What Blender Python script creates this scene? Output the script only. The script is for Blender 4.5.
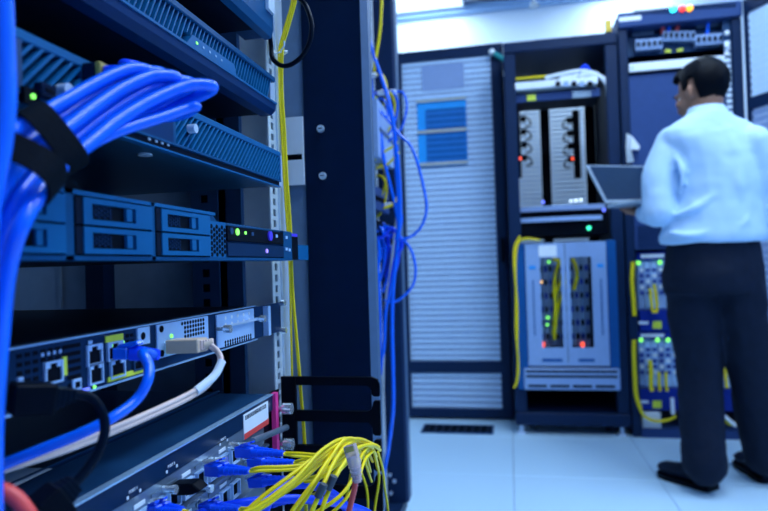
import bpy, bmesh, math, random
from mathutils import Vector, Matrix
random.seed(7)
for _o in list(bpy.data.objects): bpy.data.objects.remove(_o)
scene = bpy.context.scene
COL = scene.collection

# ---------------------------------------------------------------- camera
F, CX, CY, HC = 620.0, 384.0, 255.5, 0.94
_vp, _lean = (510.0, 261.0), 0.031
_yc = Vector(((_vp[0]-CX)/F, -(_vp[1]-CY)/F, -1)).normalized()
_zc = Vector((-_lean, 1, 0)); _zc.z = -(_zc.x*_yc.x+_zc.y*_yc.y)/_yc.z; _zc.normalize()
_xc = _yc.cross(_zc)
CAMROT = Matrix((_xc, _yc, _zc))            # camera space -> world
ORG = Vector((0, 0, HC))
cam_d = bpy.data.cameras.new('camera'); cam = bpy.data.objects.new('camera', cam_d); COL.objects.link(cam)
cam.matrix_world = Matrix.Translation(ORG) @ CAMROT.to_4x4()
cam_d.sensor_width = 36; cam_d.lens = F/768*36; cam_d.clip_start = 0.02; cam_d.clip_end = 60
cam_d.dof.use_dof = True; cam_d.dof.focus_distance = 0.66; cam_d.dof.aperture_fstop = 5.6
scene.camera = cam
scene.view_settings.view_transform = 'Standard'; scene.view_settings.look = 'None'
scene.view_settings.gamma = 1; scene.view_settings.use_curve_mapping = False
scene.view_settings.exposure = -0.2
# ---------------------------------------------------------------- world and lamps
LAMP = (0.60, 0.79, 1.0)
w = bpy.data.worlds.new('world'); scene.world = w; w.use_nodes = True
w.node_tree.nodes['Background'].inputs[0].default_value = (0.15, 0.36, 1.0, 1)
w.node_tree.nodes['Background'].inputs[1].default_value = 0.05
CEIL = 3.085
LIGHT_SPOTS = [(0.70, 0.40, 36), (0.75, 2.2, 40), (-0.6, 4.5, 25), (1.0, 4.5, 25), (2.1, 2.2, 30), (2.1, 0.3, 18), (-1.85, 1.2, 26)]  # last two panels are unseen additions that light the rack fronts and inside
for _i, (_x, _y, _e) in enumerate(LIGHT_SPOTS):
    _l = bpy.data.lights.new('panel_lamp', 'AREA'); _l.shape = 'RECTANGLE'; _l.size = 0.56; _l.size_y = 1.16
    _l.energy = _e; _l.color = LAMP
    _lo = bpy.data.objects.new('panel_lamp', _l); COL.objects.link(_lo); _lo.location = (_x, _y, CEIL-0.055)

# ---------------------------------------------------------------- helpers
def ray(px, py): return CAMROT @ Vector(((px-CX)/F, -(py-CY)/F, -1.0))
def at(px, py, d): return ORG + ray(px, py)*d
def onx(px, py, X): r = ray(px, py); return ORG + r*(X/r.x)
def ony(px, py, Y): r = ray(px, py); return ORG + r*(Y/r.y)
def onz(px, py, Z): r = ray(px, py); return ORG + r*((Z-HC)/r.z)

MATS = {}
def mat(name, col, rough=0.5, metal=0.0, var=0.12, scale=40.0, bump=0.0, emit=None, estr=0.0, trans=0.0, coat=0.0, ior=1.45):
    m = bpy.data.materials.new(name); m.use_nodes = True; nt = m.node_tree; b = nt.nodes['Principled BSDF']
    b.inputs['Roughness'].default_value = rough; b.inputs['Metallic'].default_value = metal
    b.inputs['IOR'].default_value = ior
    tc = nt.nodes.new('ShaderNodeTexCoord'); n = nt.nodes.new('ShaderNodeTexNoise')
    n.inputs['Scale'].default_value = scale; n.inputs['Detail'].default_value = 4
    nt.links.new(tc.outputs['Object'], n.inputs['Vector'])
    r = nt.nodes.new('ShaderNodeValToRGB')
    c = Vector(col)
    r.color_ramp.elements[0].color = (*[max(0, x*(1-var)) for x in c], 1); r.color_ramp.elements[0].position = 0.3
    r.color_ramp.elements[1].color = (*[min(1, x*(1+var)) for x in c], 1); r.color_ramp.elements[1].position = 0.7
    nt.links.new(n.outputs['Fac'], r.inputs['Fac']); nt.links.new(r.outputs['Color'], b.inputs['Base Color'])
    if bump:
        bp = nt.nodes.new('ShaderNodeBump'); bp.inputs['Strength'].default_value = bump; bp.inputs['Distance'].default_value = 0.002
        nt.links.new(n.outputs['Fac'], bp.inputs['Height']); nt.links.new(bp.outputs['Normal'], b.inputs['Normal'])
    if emit: b.inputs['Emission Color'].default_value = (*emit, 1); b.inputs['Emission Strength'].default_value = estr
    if trans: b.inputs['Transmission Weight'].default_value = trans
    if coat: b.inputs['Coat Weight'].default_value = coat
    MATS[name] = m; return m
M = MATS
mat('wall', (0.80,0.90,0.98), 0.8, var=0.02, scale=6)
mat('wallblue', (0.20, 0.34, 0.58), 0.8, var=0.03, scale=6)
mat('ceil', (0.86, 0.90, 0.94), 0.85, var=0.02, scale=9)
mat('tile', (0.56,0.79,0.98), 0.38, var=0.035, scale=160)
mat('joint', (0.30, 0.40, 0.52), 0.8)
mat('cornice', (0.42, 0.62, 0.88), 0.6, var=0.03)  # bluer than the wall: the moulding's shadow is put into its colour
mat('black', (0.001,0.003,0.008), 0.45)
mat('blacksoft', (0.001,0.004,0.009), 0.7, bump=0.2, scale=300)
mat('rackdark', (0.002,0.012,0.042), 0.42, var=0.08)
mat('rackmid', (0.018,0.06,0.15), 0.45, var=0.06)
mat('rackgrey', (0.19,0.29,0.44), 0.5, var=0.06)
mat('postlit', (0.06, 0.115, 0.21), 0.5, var=0.06)  # lighter post colour, stands in for light on the chamfer
mat('cabframe', (0.006,0.021,0.066), 0.45, var=0.06)
mat('rail', (0.78,0.88,1.0), 0.35, metal=0.35, var=0.05)
mat('zinc', (0.62,0.74,0.90), 0.3, metal=0.35, var=0.08)
mat('chrome', (0.85,0.93,1.0), 0.18, metal=0.75, var=0.05)
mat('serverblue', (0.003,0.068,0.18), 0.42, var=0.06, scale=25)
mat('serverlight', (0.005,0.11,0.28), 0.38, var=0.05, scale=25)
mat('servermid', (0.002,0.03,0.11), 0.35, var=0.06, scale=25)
mat('chassis', (0.003,0.008,0.022), 0.45, var=0.1)
mat('underside', (0.02,0.09,0.16), 0.32, metal=0.3, var=0.08, scale=12)  # base raised to stand in for a teal reflection under the server
mat('routerface', (0.005,0.026,0.075), 0.4, var=0.06)
mat('switchtop', (0.003,0.022,0.065), 0.33, var=0.08)
mat('switchlip', (0.010,0.05,0.13), 0.35, var=0.05)
mat('edge', (0.45,0.70,1.0), 0.25, metal=0.5, var=0.04)
mat('silver', (0.45,0.66,0.98), 0.35, metal=0.2, var=0.07)
mat('steel', (0.20,0.27,0.35), 0.33, metal=0.6, var=0.12)
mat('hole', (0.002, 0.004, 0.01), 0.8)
mat('white', (0.85, 0.90, 0.95), 0.5, var=0.02)
mat('labelwhite', (0.80, 0.86, 0.93), 0.55, var=0.02)
mat('labelred', (0.85, 0.07, 0.06), 0.5, var=0.03)
mat('labelyellow', (0.72, 0.80, 0.06), 0.5, var=0.05)
mat('labelamber', (0.85, 0.55, 0.04), 0.5, var=0.05)
mat('magenta', (0.95,0.05,0.30), 0.45, var=0.05)
mat('purple', (0.09, 0.05, 0.75), 0.35, var=0.05)
mat('gold', (0.75, 0.55, 0.14), 0.3, metal=0.8)
mat('cableblue', (0.0,0.15,1.0), 0.27, var=0.05, coat=0.3)
mat('cablenavy', (0.0,0.06,0.9), 0.35, var=0.05)
mat('lcblue', (0.002,0.085,0.85), 0.34, var=0.05)
mat('cableyellow', (1.0,0.74,0.0), 0.38, var=0.05)
mat('cablebeige', (0.85,0.62,0.54), 0.42, var=0.05)
mat('plugbeige', (0.70,0.52,0.38), 0.4, var=0.05)
mat('cablered', (0.85, 0.08, 0.07), 0.4, var=0.05)
mat('cableblack', (0.001,0.005,0.014), 0.36)
mat('clear', (0.95,0.80,0.84), 0.18, var=0.02, trans=0.55, ior=1.3)
mat('tape', (0.05,0.065,0.09), 0.5)
mat('mesh', (0.58,0.76,1.0), 0.5, var=0.03)
mat('meshback', (0.05,0.11,0.30), 0.5, var=0.03)
mat('cyan', (0.01, 0.34, 0.86), 0.4, var=0.04)
mat('deepblue', (0.006, 0.16, 0.52), 0.35, var=0.06)
mat('beigebar', (0.45, 0.47, 0.44), 0.5)
mat('greypatch', (0.26,0.36,0.60), 0.5, var=0.03)
mat('chassisblue', (0.010,0.10,0.33), 0.4, var=0.05)
mat('doorgrey', (0.30,0.44,0.72), 0.4, var=0.04)
mat('cardgrey', (0.20, 0.28, 0.42), 0.45, var=0.2, scale=80)
mat('gearblue', (0.008,0.03,0.28), 0.4, var=0.06)
mat('glass', (0.9, 0.95, 1.0), 0.05, var=0.0, trans=1.0, ior=1.03)
mat('panelblue', (0.028,0.065,0.20), 0.5, var=0.04)
mat('caster', (0.02, 0.03, 0.05), 0.5)
mat('teal', (0.01, 0.30, 0.30), 0.4)
mat('foodgrey', (0.5, 0.56, 0.62), 0.5)
for _n, _c, _s in [('ledgreen', (0.25, 1.0, 0.12), 1.6), ('ledteal', (0.05, 1.0, 0.5), 2.2), ('ledred', (1.0, 0.10, 0.05), 2.2), ('ledwhite', (0.7, 0.85, 1.0), 1.6),
                   ('ledblue', (0.15, 0.2, 1.0), 1.5), ('lampcyan', (0.05, 0.85, 1.0), 3), ('lampred', (1.0, 0.06, 0.05), 1.6), ('lampamber', (1.0, 0.45, 0.03), 2.2), ('ledpurple', (0.35, 0.25, 1.0), 1.2), ('ledorange', (1.0, 0.5, 0.1), 2)]:
    mat(_n, _c, 0.4, var=0.0, emit=_c, estr=_s)
mat('diffuser', (0.9, 0.95, 1.0), 0.6, var=0.0, emit=LAMP, estr=2.0)
mat('skin', (0.34,0.16,0.10), 0.5, var=0.06, scale=30)
mat('hair', (0.001,0.002,0.005), 0.5, var=0.3, scale=200, bump=0.6)
mat('shirt', (0.50,0.70,0.93), 0.75, var=0.03, scale=9, bump=0.0)
mat('trousers', (0.004,0.009,0.024), 0.75, var=0.1, scale=30)
mat('shoe', (0.008, 0.013, 0.028), 0.35, var=0.1)
mat('screen', (0.012, 0.03, 0.07), 0.12, var=0.05)
mat('laptopgrey', (0.34, 0.42, 0.52), 0.35, metal=0.4)

for _n in ('black', 'blacksoft', 'rackdark', 'rackmid', 'cabframe', 'chassis', 'routerface', 'switchtop', 'hole', 'cableblack', 'trousers', 'shoe', 'caster', 'panelblue', 'hair'):
    M[_n].node_tree.nodes['Principled BSDF'].inputs['Specular IOR Level'].default_value = 0.18
for _n in ('serverblue', 'serverlight', 'servermid', 'rackgrey', 'underside', 'switchlip', 'gearblue', 'chassisblue'):
    M[_n].node_tree.nodes['Principled BSDF'].inputs['Specular IOR Level'].default_value = 0.14
for _n in ('black', 'blacksoft', 'hole', 'chassis', 'cableblack', 'hair', 'shoe', 'routerface', 'rackdark'):
    M[_n].node_tree.nodes['Principled BSDF'].inputs['Specular IOR Level'].default_value = 0.08
WO = {}
def origin(o): return WO.get(o.name, Vector((0, 0, 0)))
def tag(o, label=None, cat=None, group=None, kind=None):
    if label: o['label'] = label
    if cat: o['category'] = cat
    if group: o['group'] = group
    if kind: o['kind'] = kind
    return o
def thing(name, label, cat, loc, group=None):
    o = bpy.data.objects.new(name, None); COL.objects.link(o); o.location = loc; o.empty_display_size = 0.05
    WO[o.name] = Vector(loc); tag(o, label, cat, group); return o

def smooth_path(pts, res=6):
    P = [Vector(p) for p in pts]
    if len(P) < 3: return P
    P = [P[0]*2-P[1]] + P + [P[-1]*2-P[-2]]
    out = []
    for i in range(1, len(P)-2):
        a, b, c, d = P[i-1], P[i], P[i+1], P[i+2]
        for k in range(res):
            t = k/res
            out.append(0.5*((2*b)+(c-a)*t+(2*a-5*b+4*c-d)*t*t+(3*b-a-3*c+d)*t**3))
    out.append(P[-2]); return out

class MB:
    def __init__(s): s.v = []; s.f = []
    def add(s, vs, fs):
        n = len(s.v); s.v += [Vector(v) for v in vs]; s.f += [[i+n for i in f] for f in fs]; return s
    def box(s, x0, x1, y0, y1, z0, z1):
        x0, x1 = sorted((x0, x1)); y0, y1 = sorted((y0, y1)); z0, z1 = sorted((z0, z1))
        return s.add([(x0,y0,z0),(x1,y0,z0),(x1,y1,z0),(x0,y1,z0),(x0,y0,z1),(x1,y0,z1),(x1,y1,z1),(x0,y1,z1)],
              [(3,2,1,0),(4,5,6,7),(0,1,5,4),(1,2,6,5),(2,3,7,6),(3,0,4,7)])
    def obox(s, c, ax, ay, az, hx, hy, hz):
        c = Vector(c); ax, ay, az = [Vector(a).normalized() for a in (ax, ay, az)]
        vs = [c+ax*(hx*i)+ay*(hy*j)+az*(hz*k) for k in (-1,1) for i, j in ((-1,-1),(1,-1),(1,1),(-1,1))]
        return s.add(vs, [(3,2,1,0),(4,5,6,7),(0,1,5,4),(1,2,6,5),(2,3,7,6),(3,0,4,7)])
    def prism(s, poly, axis, a0, a1):
        def mk(p, a):
            return {'x': (a, p[0], p[1]), 'y': (p[0], a, p[1]), 'z': (p[0], p[1], a)}[axis]
        n = len(poly)
        return s.add([mk(p, a0) for p in poly]+[mk(p, a1) for p in poly],
              [list(range(n))[::-1], list(range(n, 2*n))]+[[i, (i+1) % n, (i+1) % n+n, i+n] for i in range(n)])
    def cyl(s, p0, p1, r0, r1=None, n=12):
        return s.tube([Vector(p0), Vector(p1)], [r0, r0 if r1 is None else r1], n)
    def tube(s, pts, r, n=8, flat=None):
        pts = [Vector(p) for p in pts]; m = len(pts)
        rs = r if isinstance(r, (list, tuple)) else [r]*m
        t0 = (pts[1]-pts[0]).normalized()
        u = t0.orthogonal().normalized() if flat is None else (Vector(flat)-t0*t0.dot(Vector(flat))).normalized()
        vs = []
        for i in range(m):
            t = (pts[min(i+1, m-1)]-pts[max(i-1, 0)]).normalized()
            u = (u-t*u.dot(t)).normalized(); w_ = t.cross(u)
            for k in range(n):
                a = 2*math.pi*k/n
                vs.append(pts[i]+(u*math.cos(a)+w_*math.sin(a))*rs[i])
        fs = [[i*n+k, i*n+(k+1) % n, (i+1)*n+(k+1) % n, (i+1)*n+k] for i in range(m-1) for k in range(n)]
        fs += [list(range(n))[::-1], list(range((m-1)*n, m*n))]
        return s.add(vs, fs)
    def ell(s, c, rx, ry, rz, axes=None, nu=16, nv=10):
        c = Vector(c); A = axes or (Vector((1,0,0)), Vector((0,1,0)), Vector((0,0,1)))
        vs = [c-A[2]*rz]
        for j in range(1, nv):
            b = -math.pi/2+math.pi*j/nv
            for i in range(nu):
                a = 2*math.pi*i/nu
                vs.append(c+A[0]*(rx*math.cos(a)*math.cos(b))+A[1]*(ry*math.sin(a)*math.cos(b))+A[2]*(rz*math.sin(b)))
        vs.append(c+A[2]*rz); L = len(vs)-1
        fs = [[0, 1+(i+1) % nu, 1+i] for i in range(nu)]
        for j in range(nv-2):
            for i in range(nu):
                p = 1+j*nu+i; q = 1+j*nu+(i+1) % nu
                fs.append([p, q, q+nu, p+nu])
        b0 = 1+(nv-2)*nu
        fs += [[b0+i, b0+(i+1) % nu, L] for i in range(nu)]
        return s.add(vs, fs)
    def loft(s, rings):
        n = len(rings[0]); vs = [v for r in rings for v in r]
        fs = [[i*n+k, i*n+(k+1) % n, (i+1)*n+(k+1) % n, (i+1)*n+k] for i in range(len(rings)-1) for k in range(n)]
        fs += [list(range(n))[::-1], list(range((len(rings)-1)*n, len(rings)*n))]
        return s.add(vs, fs)
    def mesh(s, name, org=Vector((0,0,0)), bevel=0, smooth=False, segs=1):
        me = bpy.data.meshes.new(name); me.from_pydata([tuple(v-org) for v in s.v], [], s.f)
        bm = bmesh.new(); bm.from_mesh(me)
        if bevel:
            es = [e for e in bm.edges if len(e.link_faces) == 2 and e.calc_face_angle(0) > 0.6]
            bmesh.ops.bevel(bm, geom=es, offset=bevel, segments=segs, affect='EDGES', clamp_overlap=True)
        bmesh.ops.recalc_face_normals(bm, faces=bm.faces)
        if smooth:
            for f in bm.faces: f.smooth = True
            for e in bm.edges:
                if len(e.link_faces) == 2 and e.calc_face_angle(0) > 0.9: e.smooth = False
        bm.to_mesh(me); bm.free(); return me
    def build(s, name, m, parent=None, bevel=0, smooth=False, label=None, cat=None, group=None, kind=None, segs=1):
        if parent: org = origin(parent)
        else:
            xs = [v.x for v in s.v]; ys = [v.y for v in s.v]; zs = [v.z for v in s.v]
            org = Vector(((min(xs)+max(xs))/2, (min(ys)+max(ys))/2, min(zs)))
        me = s.mesh(name, org, bevel, smooth, segs); me.materials.append(M[m] if isinstance(m, str) else m)
        o = bpy.data.objects.new(name, me); COL.objects.link(o)
        if parent: o.parent = parent
        else: o.location = org
        WO[o.name] = org
        return tag(o, label, cat, group, kind)
def inst(name, me, m, parent, loc, rot=None):
    """shared-mesh piece; loc in world coordinates"""
    if not me.materials: me.materials.append(M[m])
    o = bpy.data.objects.new(name, me); COL.objects.link(o); o.parent = parent
    o.location = Vector(loc)-origin(parent); WO[o.name] = Vector(loc)
    if rot: o.rotation_euler = rot
    return o
def cable(name, label, cat, pts, r, m, group=None, n=10, res=7, parent=None):
    return MB().tube(smooth_path(pts, res), r, n).build(name, m, parent, smooth=True, label=label, cat=cat, group=group)
def text_mesh(txt, size, m, parent, pos, right, up, name='lettering', depth=0.0002):
    cu = bpy.data.curves.new('t', 'FONT'); cu.body = txt; cu.size = size; cu.extrude = depth; cu.align_x = 'CENTER'; cu.align_y = 'CENTER'
    t = bpy.data.objects.new('t', cu); COL.objects.link(t)
    me = bpy.data.meshes.new_from_object(t); bpy.data.objects.remove(t)
    right = Vector(right).normalized(); up = Vector(up).normalized(); nrm = right.cross(up)
    R = Matrix((right, up, nrm)).transposed().to_4x4()
    me.transform(Matrix.Translation(Vector(pos)-origin(parent)) @ R); me.name = name
    me.materials.clear(); me.materials.append(M[m])
    o = bpy.data.objects.new(name, me); COL.objects.link(o); o.parent = parent; WO[o.name] = origin(parent); return o

# ================================================================ the setting
FX0, FX1, FY0, FY1 = -2.415, 2.985, -1.42, 5.18
fl = MB().box(FX0, FX1, FY0, FY1, -0.12, -0.004).build('floor', 'joint', kind='structure')
tile_me = MB().box(-0.2985, 0.2985, -0.2985, 0.2985, -0.03, 0).mesh('tile', bevel=0.002)
ty0 = 2.785 - 7*0.6
for i in range(9):
    for j in range(11):
        x = FX0+0.3+0.6*i; y = ty0+0.3+0.6*j
        inst('floor_tile', tile_me, 'tile', fl, (x+0.0, y, 0))
MB().box(FX0, FX1, FY0, FY1, CEIL, CEIL+0.1).build('ceiling', 'ceil', kind='structure')
MB().box(FX0, FX1, FY1, FY1+0.1, 0, CEIL).build('wall_back', 'wall', kind='structure')
MB().box(FX0-0.1, FX0, FY0, FY1, 0, CEIL).build('wall_left', 'wall', kind='structure')
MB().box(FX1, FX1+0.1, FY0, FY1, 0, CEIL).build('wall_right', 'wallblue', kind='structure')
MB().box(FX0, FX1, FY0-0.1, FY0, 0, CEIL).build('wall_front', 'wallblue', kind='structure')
_a = ony(395, 12.5, FY1-0.05).z; _b = ony(395, 20, FY1-0.05).z
MB().box(FX0, FX1, FY1-0.06, FY1, _b, _a).build('trim_1', 'cornice', kind='structure', bevel=0.008)
# ---------------------------------------------------------------- ceiling lamps and ceiling fittings
for k, (x, y, e) in enumerate(LIGHT_SPOTS):
    t = thing('ceiling_light', ['white ceiling panel light over the near end of the aisle', 'white ceiling panel light above the person',
        'white ceiling panel light behind the perforated cabinet', 'white ceiling panel light behind the open cabinets', 'white ceiling panel light right of the person', 'added unseen ceiling panel light to the right of the camera, lighting the rack fronts', 'added unseen ceiling panel light behind the near rack, lighting its inside'][k],
        'ceiling light', (x, y, CEIL-0.05), 'ceiling panel lights')
    b = MB()
    b.box(x-.3, x+.3, y-.6, y-.585, CEIL-.05, CEIL); b.box(x-.3, x+.3, y+.585, y+.6, CEIL-.05, CEIL)
    b.box(x-.3, x-.285, y-.585, y+.585, CEIL-.05, CEIL); b.box(x+.285, x+.3, y-.585, y+.585, CEIL-.05, CEIL)
    b.build('frame', 'white', t)
    MB().box(x-.285, x+.285, y-.585, y+.585, CEIL-.04, CEIL-.03).build('diffuser', 'diffuser', t)
p = ony(534, 4, 4.9); t = thing('ceiling_sprinkler', 'small grey sprinkler head hanging from the ceiling above the open cabinet', 'sprinkler', (p.x, 4.9, p.z))
MB().cyl((p.x, 4.9, p.z+.02), (p.x, 4.9, CEIL), .012).build('stem', 'foodgrey', t, smooth=True)
MB().cyl((p.x, 4.9, p.z-.02), (p.x, 4.9, p.z+.02), .04, .018).build('deflector', 'foodgrey', t, smooth=True)

# ================================================================ near rack on the left
RX = -0.312                      # front face of the mounting rails
Z0, Z1 = 0.06, 2.1
rack = thing('server_rack', 'tall dark open server rack holding servers and switch at left foreground', 'server rack', (-0.75, 0.58, 0))
def rail(y0, y1, x, parent, zs=(0.06, 2.1), m='rail', hs=0.0095):
    z0, z1 = zs; ym = (y0+y1)/2; b = MB()
    b.box(x-.002, x, y0, ym-hs/2, z0, z1); b.box(x-.002, x, ym+hs/2, y1, z0, z1)
    pz = z0; k = 0; step = 0.04445/3
    n = int((z1-z0)/step)
    for i in range(n):
        zc = z0+step*(i+.5)
        b.box(x-.002, x, ym-hs/2, ym+hs/2, zc+hs/2, min(zc+step-hs/2, z1))
    b.box(x-.05, x-.002, y1-.002, y1, z0, z1)
    return b.build('mounting_rail', m, parent)
rail(0.784, 0.812, RX, rack); rail(0.232, 0.266, RX, rack)
MB().box(RX-.004, RX+.002, .8135, .842, .06, 2.1).build('rail_flange', 'rail', rack)
# side wall inside, with its vertical members
SY = 0.905
MB().box(-1.25, -0.30, SY, SY+.012, .04, 2.1).build('side_panel', 'rackgrey', rack)
xp = ony(101, 300, SY-.02).x
MB().box(xp-.02, xp+.012, SY-.03, SY-.001, .06, 2.1).build('upright', 'rackdark', rack)
xq = ony(60, 300, SY-.003).x
MB().box(xq-.003, xq+.003, SY-.004, SY-.0005, .06, 2.1).build('seam', 'rackgrey', rack)
def strip_holes(xa, xb, y):
    b = MB(); xm = (xa+xb)/2; hs = 0.012
    b.box(xa, xm-hs/2, y-.002, y, .06, 2.1); b.box(xm+hs/2, xb, y-.002, y, .06, 2.1)
    for i in range(90):
        zc = .07+.0222*i; b.box(xm-hs/2, xm+hs/2, y-.002, y, zc+.006, zc+.0162)
    return b
xr = ony(207, 290, SY-.05).x
strip_holes(xr-.022, xr+.022, SY-.05).build('depth_rail', 'rackmid', rack)
MB().box(xr-.024, xr+.024, SY-.03, SY-.028, .06, 2.1).build('depth_rail_backing', 'black', rack)
xs0 = ony(221, 290, SY-.02).x; xs1 = ony(246, 290, SY-.02).x
MB().box(xs0, xs1, SY-.03, SY-.001, .06, 2.1).build('upright', 'rackmid', rack)
# corner column that faces the camera
cx0, cx1 = -0.3005, -0.2085
col = MB().prism([(cx0, .9), (cx1, .9), (cx1+.0085, .912), (cx1+.0085, .93), (cx0, .93)], 'z', .0, 2.1).build('corner_post', 'rackdark', rack)
MB().prism([(cx1+.001, .8992), (cx1+.0096, .9115), (cx1+.0096, .929), (cx1+.0087, .929), (cx1+.0087, .912), (cx1, .9)], 'z', .01, 2.09).build('post_lit_edge', 'postlit', rack)  # thin skin over the chamfer, coloured lighter where light falls on it
for px, py in ((321, 129), (323, 176)):
    c = ony(px, py, .9); s = MB(); s.cyl((c.x, .8995, c.z), (c.x, .895, c.z), .006, .0052, 14)
    h = s.build('post_screw', 'zinc', rack, smooth=True)
    MB().box(c.x-.0028, c.x+.0028, .8935, .8955, c.z-.0006, c.z+.0006).build('screw_slot', 'rackdark', h)
# pale bracket with slot between rail and post
zt = ony(294, 117, .895).z; zb = ony(294, 185, .895).z; zs_ = ony(294, 157, .895).z
xa = ony(283, 150, .895).x-.05; b = MB(); hx0 = ony(286, 157, .895).x-.02; hx1 = ony(302, 157, .895).x
b.box(xa, cx0-.0008, .895, .899, zs_+.0045, zt); b.box(xa, cx0-.0008, .895, .899, zb, zs_-.0045)
b.box(hx1, cx0-.0008, .895, .899, zs_-.0045, zs_+.0045); b.box(xa, hx0, .895, .899, zs_-.0045, zs_+.0045)
b.build('slotted_bracket', 'labelwhite', rack)
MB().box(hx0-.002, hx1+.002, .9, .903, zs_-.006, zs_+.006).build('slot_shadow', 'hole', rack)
# frame top, base, rear posts, left post
MB().box(-1.25, -0.215, .17, .93, 2.1, 2.16).build('top_frame', 'rackdark', rack)
MB().box(-1.25, -0.215, .17, .93, .0, .058).build('base_frame', 'rackdark', rack)
MB().box(-1.25, -1.19, .17, .23, .06, 2.1).build('rear_post', 'rackdark', rack)
MB().box(-1.25, -1.19, .84, .90, .06, 2.1).build('rear_post', 'rackdark', rack)
MB().box(-1.25, -0.325, .165, .172, .06, 2.1).build('side_panel', 'rackgrey', rack)

def q(px, py, X): p = onx(px, py, X); return p.y, p.z
def rect(X, tl, br): a = q(*tl, X); b = q(*br, X); return a[0], b[0], b[1], a[1]     # y0,y1,z0,z1

# ---------------------------------------------------------------- server above the frame top
X = -0.285
_, zb = q(272, 38, X); zt = zb+.085; y1 = q(274, 30, X)[0]; y0 = .30
t = thing('rack_server', 'blue-fronted server at the very top whose lower front edge dips into view', 'server', (-.6, .53, zb))
MB().box(-.98, X-.012, y0+.004, y1-.035, zb+.002, zt).build('body', 'chassis', t)
MB().prism([(X-.012, zb), (X-.003, zb+.002), (X, zb+.012), (X, zt), (X-.012, zt)], 'y', y0, y1-.002).build('bezel', 'serverblue', t)
MB().box(X-.04, X-.012, y1-.03, y1, zb+.004, zt).build('mounting_ear', 'rackmid', t)
r = rect(X, (253, 6), (270, 20))
MB().box(X-.003, X+.004, y1-.026, y1-.006, zb+.03, zb+.055).build('ear_plate', 'rail', t)

# ---------------------------------------------------------------- server with slatted bezel
X = -0.29
zt = q(267, 71.5, X)[1]; zb = q(267, 110, X)[1]; y1 = q(275, 95, X)[0]; y0 = .30
t = thing('rack_server', 'server with a slatted blue bezel and small status plate, above the blue cable bundle', 'server', (-.6, .53, zb))
MB().box(-.98, X-.02, y0+.004, y1-.006, zb+.001, zt-.001).build('body', 'chassis', t)
H = zt-zb
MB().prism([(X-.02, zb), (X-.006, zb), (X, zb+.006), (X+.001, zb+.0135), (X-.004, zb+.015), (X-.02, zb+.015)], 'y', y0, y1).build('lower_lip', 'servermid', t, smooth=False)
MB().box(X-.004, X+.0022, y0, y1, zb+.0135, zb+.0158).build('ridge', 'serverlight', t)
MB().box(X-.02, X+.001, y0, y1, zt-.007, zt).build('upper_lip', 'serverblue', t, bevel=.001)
MB().box(X-.014, X-.012, y0, y1, zb+.015, zt-.007).build('slat_backing', 'black', t)
gz0, gz1 = zb+.0158, zt-.007; gh = gz1-gz0
sl = MB(); lean = gh*.55; sl.prism([(-.0009, 0), (.0009, 0), (lean+.0009, gh), (lean-.0009, gh)], 'x', -.011, -.001)
slm = sl.mesh('slat')
ly0 = q(186, 60, X)[0]; ly1 = q(236, 75, X)[0]
sl2 = MB(); f0 = .45; sl2.prism([(lean*f0-.0009, gh*f0), (lean*f0+.0009, gh*f0), (lean+.0009, gh), (lean-.0009, gh)], 'x', -.011, -.001); slm2 = sl2.mesh('slat')
yy = y0+.004
while yy+lean < y1-.004:
    short = ly0-.003 < yy+lean*.3 < ly1-.002
    inst('slat', slm2 if short else slm, 'serverlight', t, (X, yy, gz0)); yy += .0072
pl = MB().prism([(ly0, gz0), (ly1, gz0), (ly1-.006, gz0+gh*f0), (ly0+.012, gz0+gh*f0)], 'x', X-.012, X+.001).build('status_plate', 'serverlight', t)
for k in range(5):
    yk = ly0+.018+k*.013
    MB().box(X+.001, X+.0016, yk, yk+.003, gz0+gh*.2, gz0+gh*.2+.0022).build('indicator', 'ledgreen' if k == 0 else 'edge', pl)
MB().prism([(y1-.0005, zb), (y1+.012, zb+.004), (y1+.012, zt-.004), (y1-.0005, zt)], 'x', X-.02, X-.006).build('mounting_ear', 'zinc', t)

# ---------------------------------------------------------------- server with diagonal grille
X = -0.28
zt = q(94, 63.3, X)[1]; zb = q(272, 184, X)[1]; y1 = q(281, 165, X)[0]; y0 = .297
t = thing('rack_server', 'server with a diagonal-slat grille front, directly behind the blue cable bundle', 'server', (-.6, .53, zb))
MB().box(-.98, X-.014, y0+.004, y1-.006, zb+.0015, zt-.001).build('body', 'chassis', t)
MB().box(-.97, X-.006, y0+.004, y1-.008, zb+.0002, zb+.0012).build('bottom_plate', 'underside', t)
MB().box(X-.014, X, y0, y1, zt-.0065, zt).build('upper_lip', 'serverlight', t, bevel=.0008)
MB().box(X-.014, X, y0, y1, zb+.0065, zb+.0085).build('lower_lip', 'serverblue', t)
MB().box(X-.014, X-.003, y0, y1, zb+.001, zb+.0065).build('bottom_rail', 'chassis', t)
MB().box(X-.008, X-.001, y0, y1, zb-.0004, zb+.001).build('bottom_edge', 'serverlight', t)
MB().box(X-.0138, X-.011, y0, y1, zb+.0085, zt-.0065).build('grille_backing', 'hole', t)
gz0, gz1 = zb+.0085, zt-.0065; gh = gz1-gz0
yA = q(22, 50, X)[0]; yB = q(81, 75, X)[0]; yC = q(176, 130, X)[0]
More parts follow.
